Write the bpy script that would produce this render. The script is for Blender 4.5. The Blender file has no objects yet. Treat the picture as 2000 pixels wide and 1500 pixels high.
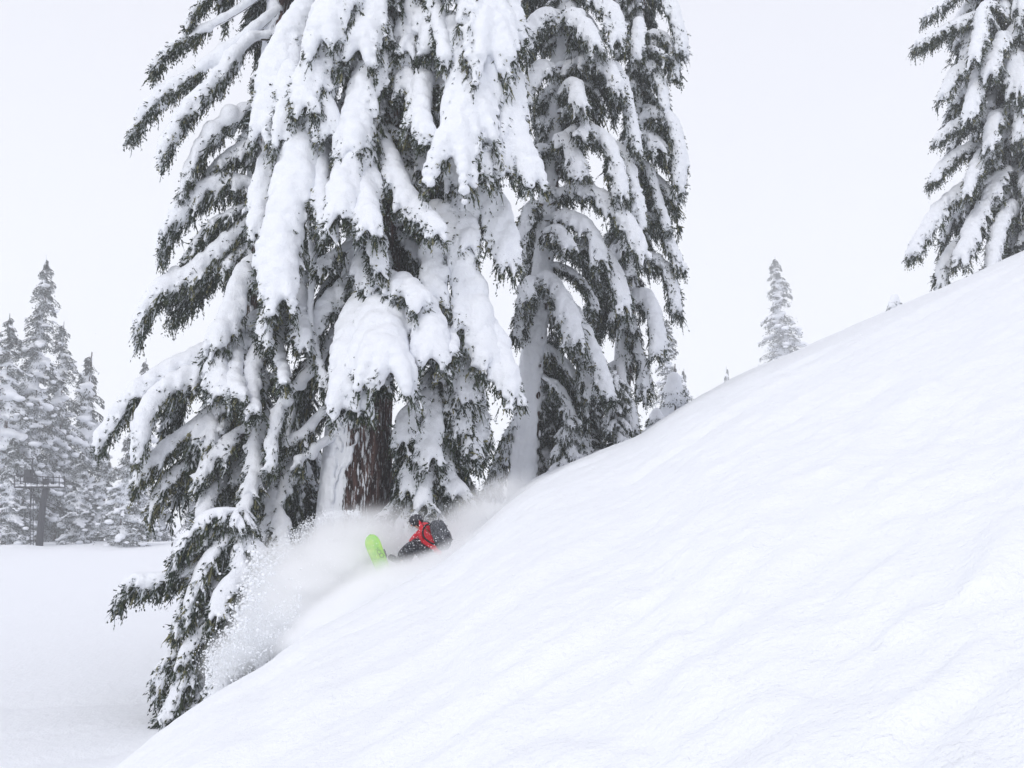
import bpy, math, random
import numpy as np
from mathutils import Vector, Matrix, Euler

scene = bpy.context.scene
col = scene.collection
R = np.random.RandomState(7)
random.seed(7)

# ------------------------------------------------------------------ camera, sky, sun, exposure
F = 1865.0
PITCH = math.atan(250 / F)
cd = bpy.data.cameras.new('camera')
cd.sensor_fit = 'HORIZONTAL'; cd.sensor_width = 36.0
cd.lens = F / 2000 * 36.0
cd.clip_start = 0.05; cd.clip_end = 3000
cam = bpy.data.objects.new('camera', cd); col.objects.link(cam)
cam.rotation_euler = (math.pi / 2 + PITCH, 0, 0)
cam.location = (0, 0, 0)
scene.camera = cam

SUN_EL, SUN_AZ = math.radians(43), math.radians(212)     # azimuth clockwise from +Y: behind the camera, a little left
world = bpy.data.worlds.new('World'); scene.world = world
world.use_nodes = True
wn, wl = world.node_tree.nodes, world.node_tree.links
wn.clear()
w_out = wn.new('ShaderNodeOutputWorld')
sky = wn.new('ShaderNodeTexSky'); sky.sky_type = 'NISHITA'; sky.sun_disc = False
sky.sun_elevation = SUN_EL; sky.sun_rotation = SUN_AZ
sky.air_density = 1.0; sky.dust_density = 4.0; sky.ozone_density = 1.0
bg_sky = wn.new('ShaderNodeBackground'); bg_sky.inputs[1].default_value = 0.05
wl.new(sky.outputs[0], bg_sky.inputs[0])
# the closed cloud deck under that sky: white towards the horizon, a little greyer overhead
tc = wn.new('ShaderNodeTexCoord'); sx = wn.new('ShaderNodeSeparateXYZ')
wl.new(tc.outputs['Generated'], sx.inputs[0])
ramp = wn.new('ShaderNodeValToRGB')
ramp.color_ramp.elements[0].position = 0.0; ramp.color_ramp.elements[0].color = (1.04, 1.075, 1.13, 1)
ramp.color_ramp.elements[1].position = 0.75; ramp.color_ramp.elements[1].color = (0.80, 0.805, 0.91, 1)
wl.new(sx.outputs[2], ramp.inputs[0])
cn = wn.new('ShaderNodeTexNoise'); cn.inputs['Scale'].default_value = 1.6; cn.inputs['Detail'].default_value = 2
wl.new(tc.outputs['Generated'], cn.inputs[0])
cm = wn.new('ShaderNodeMapRange'); cm.inputs[3].default_value = 0.96; cm.inputs[4].default_value = 1.04
wl.new(cn.outputs[0], cm.inputs[0])
vm = wn.new('ShaderNodeVectorMath'); vm.operation = 'SCALE'
wl.new(ramp.outputs[0], vm.inputs[0]); wl.new(cm.outputs[0], vm.inputs['Scale'])
bg_c = wn.new('ShaderNodeBackground'); bg_c.inputs[1].default_value = 1.0
wl.new(vm.outputs[0], bg_c.inputs[0])
mx = wn.new('ShaderNodeMixShader'); mx.inputs[0].default_value = 0.93
wl.new(bg_sky.outputs[0], mx.inputs[1]); wl.new(bg_c.outputs[0], mx.inputs[2]); wl.new(mx.outputs[0], w_out.inputs[0])

sl = bpy.data.lights.new('sun', 'SUN'); sl.energy = 0.95; sl.angle = math.radians(18); sl.color = (1.0, 0.985, 0.96)
sun = bpy.data.objects.new('sun', sl); col.objects.link(sun)
sdir = Vector((math.sin(SUN_AZ) * math.cos(SUN_EL), math.cos(SUN_AZ) * math.cos(SUN_EL), math.sin(SUN_EL)))
sun.rotation_euler = sdir.to_track_quat('Z', 'Y').to_euler()

vs = scene.view_settings
vs.view_transform = 'Standard'; vs.look = 'None'; vs.exposure = 0.03; vs.gamma = 1.0; vs.use_curve_mapping = False
cy = scene.cycles
cy.use_denoising = True
cy.max_bounces = 26; cy.diffuse_bounces = 5; cy.glossy_bounces = 1; cy.transmission_bounces = 2
cy.volume_bounces = 26; cy.transparent_max_bounces = 4
cy.volume_step_rate = 0.6; cy.volume_max_steps = 128
cy.use_adaptive_sampling = True; cy.adaptive_threshold = 0.02

# ------------------------------------------------------------------ helpers
def at(px, py, Y):
    """a point of the place seen at pixel px,py of the 2000x1500 photograph, Y metres out"""
    v = 750.0 - py
    wy = F * math.cos(PITCH) - v * math.sin(PITCH)
    wz = F * math.sin(PITCH) + v * math.cos(PITCH)
    k = Y / wy
    return np.array([(px - 1000.0) * k, Y, wz * k])

def mesh_from(name, V, Q, mats=(), mi=None, smooth=True):
    V = np.asarray(V, np.float32); Q = np.asarray(Q, np.int32)
    me = bpy.data.meshes.new(name)
    n, k = Q.shape
    me.vertices.add(len(V)); me.vertices.foreach_set('co', V.ravel())
    me.loops.add(n * k); me.loops.foreach_set('vertex_index', Q.ravel())
    me.polygons.add(n)
    me.polygons.foreach_set('loop_start', np.arange(0, n * k, k, dtype=np.int32))
    me.polygons.foreach_set('use_smooth', np.full(n, smooth))
    for m in mats: me.materials.append(m)
    if mi is not None: me.polygons.foreach_set('material_index', np.asarray(mi, np.int32))
    me.update(calc_edges=True)
    return me

def link(name, me, parent=None):
    o = bpy.data.objects.new(name, me); col.objects.link(o)
    if parent is not None: o.parent = parent
    return o

def tag(o, label=None, cat=None, group=None, kind=None):
    if label: o['label'] = label
    if cat: o['category'] = cat
    if group: o['group'] = group
    if kind: o['kind'] = kind
    return o

def thing(name, loc, label, cat, group=None):
    o = bpy.data.objects.new(name, None); col.objects.link(o)
    o.empty_display_size = 0.3
    o.location = loc
    return tag(o, label, cat, group)

def norm(v):
    return v / (np.linalg.norm(v, axis=-1, keepdims=True) + 1e-9)

def spline(P, n):
    """Catmull-Rom through P, n points evenly spaced in parameter"""
    P = np.asarray(P, float)
    if len(P) == 2: P = np.array([P[0], (P[0] + P[1]) / 2, P[1]])
    E = np.vstack([2 * P[0] - P[1], P, 2 * P[-1] - P[-2]])
    d = np.r_[0, np.cumsum(np.linalg.norm(np.diff(P, axis=0), axis=1))]; d /= d[-1]
    u = np.linspace(0, 1, n)
    seg = np.clip(np.searchsorted(d, u, side='right') - 1, 0, len(P) - 2)
    t = ((u - d[seg]) / (d[seg + 1] - d[seg]))[:, None]
    a, b, c, e = E[seg], E[seg + 1], E[seg + 2], E[seg + 3]
    return 0.5 * (2 * b + (c - a) * t + (2 * a - 5 * b + 4 * c - e) * t**2 + (3 * b - a - 3 * c + e) * t**3)

def tube(P, rad, n=6):
    P = np.asarray(P, float); m = len(P)
    T = norm(np.gradient(P, axis=0))
    ref = np.array([0.3, 0.2, 1.0]) if abs(T[:, 2]).mean() < 0.8 else np.array([1.0, 0.1, 0.0])
    A = norm(np.cross(T, ref)); B = np.cross(T, A)
    a = np.linspace(0, 2 * np.pi, n, endpoint=False)
    rad = np.broadcast_to(rad, (m,))
    V = P[:, None] + rad[:, None, None] * (A[:, None] * np.cos(a)[None, :, None] + B[:, None] * np.sin(a)[None, :, None])
    i = np.arange(m - 1)[:, None] * n; j = np.arange(n)[None]; jn = (j + 1) % n
    Q = np.stack([i + j, i + jn, i + n + jn, i + n + j], -1).reshape(-1, 4)
    return V.reshape(-1, 3), Q

class QB:                                                # collects quads
    def __init__(s): s.V = []; s.Q = []; s.M = []; s.n = 0
    def add(s, V, Q, m=0):
        s.V.append(V); s.Q.append(np.asarray(Q) + s.n); s.M.append(np.full(len(Q), m)); s.n += len(V)
    def box(s, c, h, rot=None, m=0):
        c = np.array(c, float)
        V = np.array([[x, y, z] for x in (-1, 1) for y in (-1, 1) for z in (-1, 1)], float) * np.array(h)
        if rot is not None: V = V @ np.array(rot).T
        s.add(V + c, [[0, 1, 3, 2], [4, 6, 7, 5], [0, 4, 5, 1], [2, 3, 7, 6], [0, 2, 6, 4], [1, 5, 7, 3]], m)
    def bar(s, a, b, r, n=6, m=0):
        a = np.array(a, float); b = np.array(b, float)
        V, Q = tube(np.array([a, b]), r, n); s.add(V, Q, m)
        for e, base in ((a, 0), (b, n)):
            k = np.vstack([V[base:base + n], e]);
            s.add(k, [[i, (i + 1) % n, n, n] for i in range(n)][:0] or [[i, (i + 1) % n, (i + 2) % n, (i + 3) % n] for i in (0, 2)][:2], m) if n == 4 else None
    def leaves(s, C, D, Wd, m):
        k = len(C)
        if k == 0: return
        V = np.stack([C - D * .5, C + Wd * .5 - D * .1, C + D * .5, C - Wd * .5 - D * .1], 1).reshape(-1, 3)
        s.add(V, np.arange(k * 4).reshape(-1, 4), 0); s.M[-1] = np.broadcast_to(m, (k,)).copy()
    def mesh(s, name, mats, smooth=False):
        return mesh_from(name, np.concatenate(s.V), np.concatenate(s.Q), mats, np.concatenate(s.M), smooth)

# value noise
def _hash(ix, iy, seed):
    h = (ix.astype(np.int64) * 374761393 + iy.astype(np.int64) * 668265263 + seed * 69069) & 0xffffffff
    h = ((h ^ (h >> 13)) * 1274126177) & 0xffffffff
    h = (h ^ (h >> 16)) & 0xffffff
    return h / float(0xffffff)
def vnoise(x, y, seed=0):
    ix, iy = np.floor(x), np.floor(y); fx, fy = x - ix, y - iy
    fx = fx * fx * fx * (fx * (6 * fx - 15) + 10); fy = fy * fy * fy * (fy * (6 * fy - 15) + 10)
    a = _hash(ix, iy, seed); b = _hash(ix + 1, iy, seed); c = _hash(ix, iy + 1, seed); d = _hash(ix + 1, iy + 1, seed)
    return (a * (1 - fx) + b * fx) * (1 - fy) + (c * (1 - fx) + d * fx) * fy - 0.5
def fbm(x, y, seed=0, o=4):
    s = 0; a = 1.0
    for k in range(o):
        s = s + a * vnoise(x * 2**k + 17 * k, y * 2**k - 9 * k, seed + k); a *= 0.5
    return s

def ico(sub):
    import bmesh
    bm = bmesh.new(); bmesh.ops.create_icosphere(bm, subdivisions=sub, radius=1.0)
    V = np.array([v.co[:] for v in bm.verts]); T = np.array([[v.index for v in f.verts] for f in bm.faces]); bm.free()
    return V, T
ICO1, ICO2 = ico(1), ico(2)

# ------------------------------------------------------------------ materials
def material(name, colour, rough=0.8, spec=0.2):
    m = bpy.data.materials.new(name); m.use_nodes = True
    b = m.node_tree.nodes['Principled BSDF']
    b.inputs['Base Color'].default_value = (*colour, 1); b.inputs['Roughness'].default_value = rough
    b.inputs['Specular IOR Level'].default_value = spec
    return m, m.node_tree.nodes, m.node_tree.links, b

def noise_node(n, l, scale, detail=3, vec=None, rough=.6):
    t = n.new('ShaderNodeTexNoise'); t.inputs['Scale'].default_value = scale
    t.inputs['Detail'].default_value = detail; t.inputs['Roughness'].default_value = rough
    if vec is not None: l.new(vec, t.inputs['Vector'])
    return t
def coord(n, which='Object'):
    return n.new('ShaderNodeTexCoord').outputs[which]
def geom_pos(n):
    return n.new('ShaderNodeNewGeometry').outputs['Position']
def ramp_node(n, l, fac, stops):
    r = n.new('ShaderNodeValToRGB'); e = r.color_ramp.elements
    e[0].position, e[0].color = stops[0][0], (*stops[0][1], 1)
    e[1].position, e[1].color = stops[-1][0], (*stops[-1][1], 1)
    for p, c in stops[1:-1]:
        k = e.new(p); k.color = (*c, 1)
    l.new(fac, r.inputs[0]); return r
def bump(n, l, h, strength, dist, b, prev=None):
    k = n.new('ShaderNodeBump'); k.inputs['Strength'].default_value = strength; k.inputs['Distance'].default_value = dist
    l.new(h, k.inputs['Height'])
    if prev is not None: l.new(prev, k.inputs['Normal'])
    l.new(k.outputs[0], b.inputs['Normal']); return k.outputs[0]

def snow_material(name, c1, c2, s1, s2, b1, b2):
    m, n, l, b = material(name, c1, 0.75, 0.15)
    p = geom_pos(n)
    t = noise_node(n, l, s1, 4, p); r = ramp_node(n, l, t.outputs[0], [(0.3, c2), (0.7, c1)])
    l.new(r.outputs[0], b.inputs['Base Color'])
    o = bump(n, l, t.outputs[0], 1.0, b1, b)
    t2 = noise_node(n, l, s2, 3, p, .7); bump(n, l, t2.outputs[0], 1.0, b2, b, o)
    return m
M_snow = snow_material('fresh_snow', (0.90, 0.92, 0.96), (0.86, 0.88, 0.93), 5, 40, 0.05, 0.012)
M_ground = snow_material('ground_snow', (0.895, 0.915, 0.945), (0.87, 0.89, 0.925), 5.0, 26, 0.034, 0.012)
M_spraysnow, *_ = material('spray_snow', (0.93, 0.945, 0.97), 0.8, 0.1)

def needle_mat(name, cols, scale=3.0):
    m, n, l, b = material(name, cols[0], 0.65, 0.25)
    t = noise_node(n, l, scale, 3, geom_pos(n))
    r = ramp_node(n, l, t.outputs[0], [(0.3, cols[0]), (0.5, cols[1]), (0.72, cols[2])])
    l.new(r.outputs[0], b.inputs['Base Color'])
    return m
M_needle = needle_mat('needles', [(0.008, 0.016, 0.012), (0.021, 0.035, 0.018), (0.058, 0.068, 0.028)])
M_frost = needle_mat('frosted_needles', [(0.20, 0.23, 0.24), (0.40, 0.43, 0.45), (0.68, 0.71, 0.74)], 14)
M_lichen = needle_mat('lichen', [(0.10, 0.10, 0.05), (0.17, 0.165, 0.08), (0.26, 0.25, 0.15)], 8)
M_hazed_needle = needle_mat('hazed_far_needles', [(0.05, 0.058, 0.06), (0.08, 0.09, 0.085), (0.13, 0.14, 0.13)], 1.0)  # paler than the near needles: distance haze mixed into the colour, besides rime
M_twig, *_ = material('twig_bark', (0.055, 0.040, 0.035), 0.9, 0.1)

def bark_material():
    m, n, l, b = material('bark', (0.06, 0.04, 0.035), 0.9, 0.1)
    c = coord(n)
    mp = n.new('ShaderNodeMapping'); mp.inputs['Scale'].default_value = (9, 9, 1.6); l.new(c, mp.inputs[0])
    t = noise_node(n, l, 1.0, 6, mp.outputs[0], .65)
    r = ramp_node(n, l, t.outputs[0], [(0.35, (0.014, 0.009, 0.010)), (0.5, (0.07, 0.042, 0.038)), (0.65, (0.17, 0.105, 0.09))])
    # snow blown into the furrows, thickest on the windward (left, -x) face
    sp = n.new('ShaderNodeSeparateXYZ'); l.new(coord(n, 'Normal'), sp.inputs[0])
    mp2 = n.new('ShaderNodeMapping'); mp2.inputs['Scale'].default_value = (24, 24, 3.4); mp2.inputs['Location'].default_value = (3, 1, 0); l.new(c, mp2.inputs[0])
    t2 = noise_node(n, l, 1.0, 5, mp2.outputs[0], .7)
    wind = n.new('ShaderNodeMapRange'); wind.inputs[1].default_value = -0.55; wind.inputs[2].default_value = 0.25
    wind.inputs[3].default_value = 0.30; wind.inputs[4].default_value = 0.0; l.new(sp.outputs[0], wind.inputs[0])
    ad = n.new('ShaderNodeMath'); ad.operation = 'ADD'; l.new(t2.outputs[0], ad.inputs[0]); l.new(wind.outputs[0], ad.inputs[1])
    st = n.new('ShaderNodeMapRange'); st.inputs[1].default_value = 0.55; st.inputs[2].default_value = 0.60; l.new(ad.outputs[0], st.inputs[0])
    mix = n.new('ShaderNodeMix'); mix.data_type = 'RGBA'
    l.new(st.outputs[0], mix.inputs[0]); l.new(r.outputs[0], mix.inputs[6]); mix.inputs[7].default_value = (0.84, 0.86, 0.90, 1)
    l.new(mix.outputs[2], b.inputs['Base Color'])
    o = bump(n, l, t.outputs[0], 1.0, 0.05, b); bump(n, l, st.outputs[0], 0.8, 0.03, b, o)
    return m
M_bark = bark_material()
NM = [M_twig, M_needle, M_frost, M_lichen]

# ------------------------------------------------------------------ ground
crest_px = [(-300, 1980), (100, 1600), (230, 1500), (340, 1412), (440, 1345), (520, 1300), (560, 1268), (600, 1236), (700, 1182), (800, 1125), (870, 1086), (930, 1036),
            (985, 982), (1040, 934), (1110, 903), (1180, 874), (1250, 848), (1300, 812), (1350, 782), (1450, 728), (1560, 684), (1700, 622), (1830, 568), (2000, 492), (2400, 310)]
yc_px = [(-300, 9), (230, 11.5), (440, 14), (600, 17), (800, 20.5), (930, 23), (1040, 29), (1250, 31), (1500, 32), (2000, 35), (2400, 37)]
_cr = np.array([(lambda p: (p[0], p[2]))(at(px, py, 1.0)) for px, py in crest_px])
def s_of(t):
    return np.interp(t, _cr[:, 0], _cr[:, 1])
_tt = np.linspace(_cr[0, 0], _cr[-1, 0], 900); _ss = s_of(_tt)
_k = np.exp(-np.linspace(-2, 2, 33)**2); _k /= _k.sum()
_ss = np.convolve(np.pad(_ss, 16, mode='reflect', reflect_type='odd'), _k, 'valid')
_lin = np.polyfit(_tt, _ss, 1)
_yt = np.array([at(px, 900, 1.0)[0] for px, _ in yc_px]); _yv = np.array([v for _, v in yc_px])

def height(x, y, detail=True):
    x = np.asarray(x, float); y = np.asarray(y, float)
    yy = np.maximum(y, 0.5)
    t = x / yy
    d = np.interp(t, _tt, _ss - np.polyval(_lin, _tt)) * np.maximum(y, 0) * np.clip(y / 6, 0, 1)
    yc = np.interp(t, _yt, _yv)
    q = y / yc
    dev = np.where(q < 1, 1.6 * (1 - q)**2, 1.6 * (q - 1)**2 / (1 + 0.5 * np.maximum(q - 1, 0)))
    hill = _lin[1] * y + _lin[0] * x + d - dev
    hill = np.where(hill > 16, 16 + 16 * np.tanh((hill - 16) / 16), hill)
    hill = np.maximum(hill, -60)
    val = -4.3 + 1.25 / (1 + np.exp(-(y - 62) / 10.0)) - 2.2 / (1 + np.exp(-(y - 122) / 8.0))
    val = val + (0.45 * vnoise(x / 9.0, y / 14.0, 5) + .3 * vnoise(x / 3.5, y / 8.0, 6)) * np.clip((y - 40) / 50, 0, 1) + .22 * vnoise(x / 6.0, y / 9.0, 7)
    if detail:
        rut = 0
        for (x0, z0, sl_, w, a) in ((-8.2, 17.0, .55, .35, .11), (-7.0, 16.0, .5, .22, .08), (-10.5, 22, .42, .5, .10), (-6.0, 14.4, .62, .18, .07), (-9.0, 19.5, .50, .25, .07)):
            dd = (y - z0) - sl_ * (x - x0) - .4 * np.sin(x * .5 + x0)
            rut = rut - a * np.exp(-(dd / w)**2)
        val = val + rut + 0.03 * fbm(x / 1.5, y / 2.5, 31)
    k = 0.5
    h = np.clip(0.5 + 0.5 * (hill - val) / k, 0, 1)
    z = val * (1 - h) + hill * h + k * h * (1 - h)
    if detail:
        # drifts and old, snowed-in tracks running up across the slope
        u = x * 0.80 + y * 0.60; v = -x * 0.60 + y * 0.80
        m = h * np.clip((y + 2) / 5, 0, 1)
        near = np.clip(1.25 - y / 30, .25, 1) * (.5 + .6 * np.clip(t + .15, 0, .6))
        z = z + m * (0.08 * fbm(u / 5.0, v / 1.4, 3, 3) + 0.10 * near * fbm(u / 1.1, v / .42, 11, 3)
                     + 0.045 * near * fbm(u / .40, v / .24, 23, 2) + .08 * fbm(x / 2.2, y / 2.6, 44, 2) * near
                     + .17 * near * np.clip(vnoise(u / .30, v / .22, 71) - .14, 0, 1) * np.clip(.35 + 1.6 * vnoise(u / 3.2, v / 1.9, 72), 0, 1))
        tr = 0
        for (v0, amp, w, f) in ((9.6, .11, .30, .35), (11.8, .07, .22, .5), (6.4, .08, .25, .4), (14.8, .10, .35, .3), (4.2, .06, .2, .6), (17.5, .09, .3, .3)):
            dd = v - v0 + .35 * np.sin(u * f + v0)
            tr = tr - amp * np.exp(-(dd / w)**2) * (0.55 + 0.9 * vnoise(u / 1.6, v0 + 0 * u, 61)) + .4 * amp * np.exp(-((dd - 1.9 * w) / w)**2)
        z = z + m * tr
    return z

def build_ground():
    ys = [-25.0]
    while ys[-1] < 420:
        y = ys[-1]
        ys.append(y + (0.9 if y < 2 else 0.035 + 0.006 * max(y - 2, 0) if y < 40 else 0.28 + (y - 40) * 0.05))
    ys = np.array(ys); nu = 620
    u = np.linspace(-1, 1, nu); u = u * (0.62 + 0.38 * np.abs(u)**3)
    half = np.where(ys < 2, 14 + 0 * ys, 14 + (ys - 2) * 1.05)
    half = np.where(ys < 40, np.minimum(half, 4 + np.maximum(ys, 3) * .95 + 3.0 * (ys < 3)), half)
    half = np.maximum.accumulate(np.maximum(half, 9))
    X = u[None] * half[:, None]; Y = np.repeat(ys[:, None], nu, 1)
    Z = height(X, Y)
    V = np.stack([X, Y, Z], -1).reshape(-1, 3)
    i = np.arange(len(ys) - 1)[:, None] * nu; j = np.arange(nu - 1)[None]
    Q = np.stack([i + j, i + j + 1, i + nu + j + 1, i + nu + j], -1).reshape(-1, 4)
    o = link('snow_ground', mesh_from('snow_ground', V, Q, [M_ground]))
    tag(o, 'fresh snow covering the steep slope and the flat run below it', kind='structure')
    # the rest of the snowfield round about, out to the horizon
    a = np.linspace(0, 2 * np.pi, 65)[:-1]
    return len(ys)
build_ground()

# ------------------------------------------------------------------ snow and boughs
PENDING = []                                             # (object, beads mesh) waiting for their remesh
def beads_mesh(C, S, name):
    V0, T0 = ICO2 if len(C) < 1500 else ICO1
    C = np.asarray(C); S = np.asarray(S)
    V = (V0[None] * S[:, None, :] + C[:, None, :]).reshape(-1, 3)
    T = (T0[None] + (np.arange(len(C)) * len(V0))[:, None, None]).reshape(-1, 3)
    return mesh_from(name, V, T, [M_snow])
def snow_object(name, C, S, voxel, parent, smooth=5):
    o = link(name, beads_mesh(C, S, name), parent)
    md = o.modifiers.new('merge', 'REMESH'); md.mode = 'VOXEL'; md.voxel_size = voxel; md.use_smooth_shade = True
    sm = o.modifiers.new('settle', 'SMOOTH'); sm.factor = 0.5; sm.iterations = smooth
    PENDING.append(o); return o
def settle_all():
    dg = bpy.context.evaluated_depsgraph_get()
    new = [(o, bpy.data.meshes.new_from_object(o.evaluated_get(dg))) for o in PENDING]
    for o, me in new:
        old = o.data; o.modifiers.clear(); o.data = me; me.name = old.name.split('.')[0]
        if not me.materials: me.materials.append(M_snow)
        me.polygons.foreach_set('use_smooth', np.ones(len(me.polygons), bool))
        bpy.data.meshes.remove(old)
    PENDING.clear()

UP = np.array([0, 0, 1.0])
def make_bough(P, W, Rs, rng, nsec=None, snow=1.0, hang=1.0, leaf=0.10, dens=1.0, lichen=0.08, outdir=None, bare=0.0, clump=.45, dab=.13):
    """P: spine from the trunk outward. W: half width of the spray of side twigs. Rs: thickness of the snow.
    returns (QB with wood and needles, bead centres, bead sizes)"""
    n = 22
    S = spline(P, n); T = norm(np.gradient(S, axis=0))
    L = np.linalg.norm(np.diff(S, axis=0), axis=1).sum()
    H = S[-1] - S[0]; H = np.array([H[0], H[1], 0.0])
    if outdir is not None: H = np.array([outdir[0], outdir[1], 0.0]) + 0.35 * H
    H = norm(H)
    lat = np.cross(H, UP)
    N = (UP + 0.55 * H)[None] - T * ((UP + 0.55 * H) @ T.T)[:, None]; N = norm(N)
    q = QB()
    s = np.linspace(0, 1, n)
    q.add(*tube(S, (0.012 + 0.028 * min(L, 3) / 2) * (1.05 - s * .85), 5), 0)
    bc, bs = [], []
    # snow along the spine
    nb = max(6, int(L / (Rs * 0.42)))
    u = np.linspace(0.0, .97, nb)
    idx = u * (n - 1); lo = np.minimum(idx.astype(int), n - 2); f = (idx - lo)[:, None]
    Cp = S[lo] * (1 - f) + S[lo + 1] * f; Nn = norm(N[lo] * (1 - f) + N[lo + 1] * f)
    wob = 0.85 + 0.4 * vnoise(u * L * 1.2 + rng.rand() * 50, u * 0 + rng.rand() * 50, 3) + 0.12 * rng.rand(nb)
    r = Rs * (0.42 + 0.42 * np.sin(np.pi * np.clip(u * .9 + .12, 0, 1))) * wob * np.clip((1.08 - u) * 3, .25, 1)
    keep = rng.rand(nb) < snow + .25
    Cb = Cp + Nn * (r * 0.6)[:, None] + lat * (rng.randn(nb) * .12 * r)[:, None]
    bc.append(Cb[keep]); bs.append((r[:, None] * np.array([1, 1, .92]))[keep])
    npil = int(round(L * rng.uniform(1.0, 2.0) * clump))
    if npil:
        k0 = rng.uniform(.25, .92, npil) * (n - 1); l0 = k0.astype(int)
        pr = Rs * rng.uniform(.6, 1.0, npil)
        Cb = S[l0] + N[l0] * (pr * .3)[:, None] + lat * (rng.uniform(-.35, .35, npil) * W)[:, None] - UP * (abs(rng.randn(npil)) * .1 * W)[:, None]
        bc.append(Cb); bs.append(pr[:, None] * np.stack([rng.uniform(.9, 1.25, npil), rng.uniform(.9, 1.2, npil), rng.uniform(1.1, 1.9, npil)], 1))
    LC, LD, LW, LM = [], [], [], []
    def leaves_along(A, D, length, k, mix):
        """k leaves on each of the hanging twigs that start at A and run along D"""
        m = len(A)
        if m == 0: return
        tt = (np.arange(k)[None] + rng.rand(m, k)) / k
        sag = -0.25 * (tt**2)[..., None] * length[:, None, None] * UP
        C = A[:, None] + D[:, None] * (tt * length[:, None])[..., None] + sag + rng.randn(m, k, 3) * .014
        d = norm(D[:, None] * .9 + rng.randn(m, k, 3) * .36 - UP * .3) * (leaf * rng.uniform(.7, 1.5, (m, k, 1)) * (1.15 - .5 * tt[..., None]))
        w = norm(np.cross(d, rng.randn(m, k, 3))) * (leaf * rng.uniform(.26, .46, (m, k, 1)))
        C[:, 0] = A + D * length[:, None] * .5 - .06 * length[:, None] * UP; d[:, 0] = D * length[:, None] * 1.05
        w[:, 0] = norm(np.cross(D, rng.randn(m, 3))) * (leaf * rng.uniform(.3, .5, (m, 1)))
        LC.append(C.reshape(-1, 3)); LD.append(d.reshape(-1, 3)); LW.append(w.reshape(-1, 3))
        if dab:
            hv = np.nonzero(rng.rand(m) < dab * (length > .14))[0]
            if len(hv):
                for f_ in (.12, .38, .6):
                    bc.append(A[hv] + D[hv] * (length[hv] * f_)[:, None] + UP * .012 + H * .03)
                    rr_ = (.050 - .028 * f_) * rng.uniform(.7, 1.35, len(hv)); bs.append(rr_[:, None] * np.array([1, 1, 1.3]))
        mm = np.where(rng.rand(m, k) < mix, 2, 1)
        lich = (rng.rand(m) < lichen)[:, None] & np.ones((m, k), bool)
        mm = np.where(lich, 3, mm)
        LM.append(mm.reshape(-1))
    ns = int(nsec if nsec else 12 + 15 * L)
    for i in range(ns):
        si = min(.99, .10 + .90 * (i + rng.rand()) / ns)
        if bare and si < bare: continue
        side = 1 if i % 2 else -1
        k0 = si * (n - 1); l0 = min(int(k0), n - 2); A = S[l0] + (S[l0 + 1] - S[l0]) * (k0 - l0); Tt = T[l0]; Nt = N[l0]
        prof = .30 + .80 * math.sin(math.pi * min(1, si * .72 + .06))
        l = W * prof * rng.uniform(.65, 1.25)
        ph = rng.uniform(.25, 1.15) + .5 * max(0, si - .75)
        steep = max(0, -Tt[2])
        dr = norm(lat * side * math.cos(ph) + H * math.sin(ph) * (1 - .6 * steep) + Tt * .8 * steep + Nt * .12)
        m = 7; uu = np.linspace(0, 1, m)[:, None]
        droop = rng.uniform(.45, 1.1)
        B = A + dr * l * (uu - .28 * uu**2) - UP * l * droop * uu**1.9
        q.add(*tube(B, np.linspace(.012, .004, m), 3), 0)
        # snow on the twig
        if rng.rand() < snow:
            nb = max(4, int(l / (Rs * .26))); ub = np.linspace(.0, rng.uniform(.62, 1.0), nb)
            kk = ub * (m - 1); ll = np.minimum(kk.astype(int), m - 2); ff = (kk - ll)[:, None]
            Cb = B[ll] * (1 - ff) + B[ll + 1] * ff
            rr = np.maximum(Rs * (0.72 - 0.50 * ub**1.3) * (0.70 + .45 * rng.rand()) * (.82 + .36 * rng.rand(nb)), .028)
            up = norm(UP * .7 + H * .35 + Nt * .4)
            bc.append(Cb + up * (rr * .55)[:, None]); bs.append(rr[:, None] * np.array([1, 1, .9]))
        up_h = norm(UP * .3 + H)
        # hanging needle twigs
        kd = max(3, int(8.5 * dens * (0.5 + l)))
        ud = rng.rand(kd)**.8; kk = ud * (m - 1); ll = np.minimum(kk.astype(int), m - 2); ff = (kk - ll)[:, None]
        Ad = B[ll] * (1 - ff) + B[ll + 1] * ff + rng.randn(kd, 3) * .03 - H * .03
        Dd = norm(-UP * (1.0 * hang) + dr * rng.uniform(.1, .8, (kd, 1)) + rng.randn(kd, 3) * .28)
        ld = rng.uniform(.12, .42, kd) * (0.75 + .35 * hang)
        leaves_along(Ad, Dd, ld, 6, .20)
        # needle tips that prick through the edge of the snow
        e = int(1 + 3 * rng.rand()); kk = rng.uniform(2.5, m - 1.3, e); ll = kk.astype(int)
        Ae = B[ll] + (B[ll + 1] - B[ll]) * (kk - ll)[:, None] + up_h * Rs * .35
        leaves_along(Ae, norm(dr * .6 + lat * side * .5 + H * .5 - UP * .3 + rng.randn(e, 3) * .4), rng.uniform(.08, .20, e), 3, .35)
        # tufts at the twig's end poke out of the snow
        e = 4; Ae = np.repeat(B[-2][None], e, 0); De = norm((B[-1] - B[-3])[None] + rng.randn(e, 3) * .25 * l)
        leaves_along(Ae, De, rng.uniform(.12, .3, e), 6, .35)
    # curtain right under the spine
    kd = int(26 * dens * L)
    k0 = (max(bare, .08) + (1 - max(bare, .08)) * rng.rand(kd)) * (n - 1); l0 = np.minimum(k0.astype(int), n - 2)
    Ad = S[l0] + rng.randn(kd, 3) * .04; Dd = norm(-UP * hang + T[l0] * .5 + rng.randn(kd, 3) * .35)
    leaves_along(Ad, Dd, rng.uniform(.15, .5, kd), 7, .12)
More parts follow.
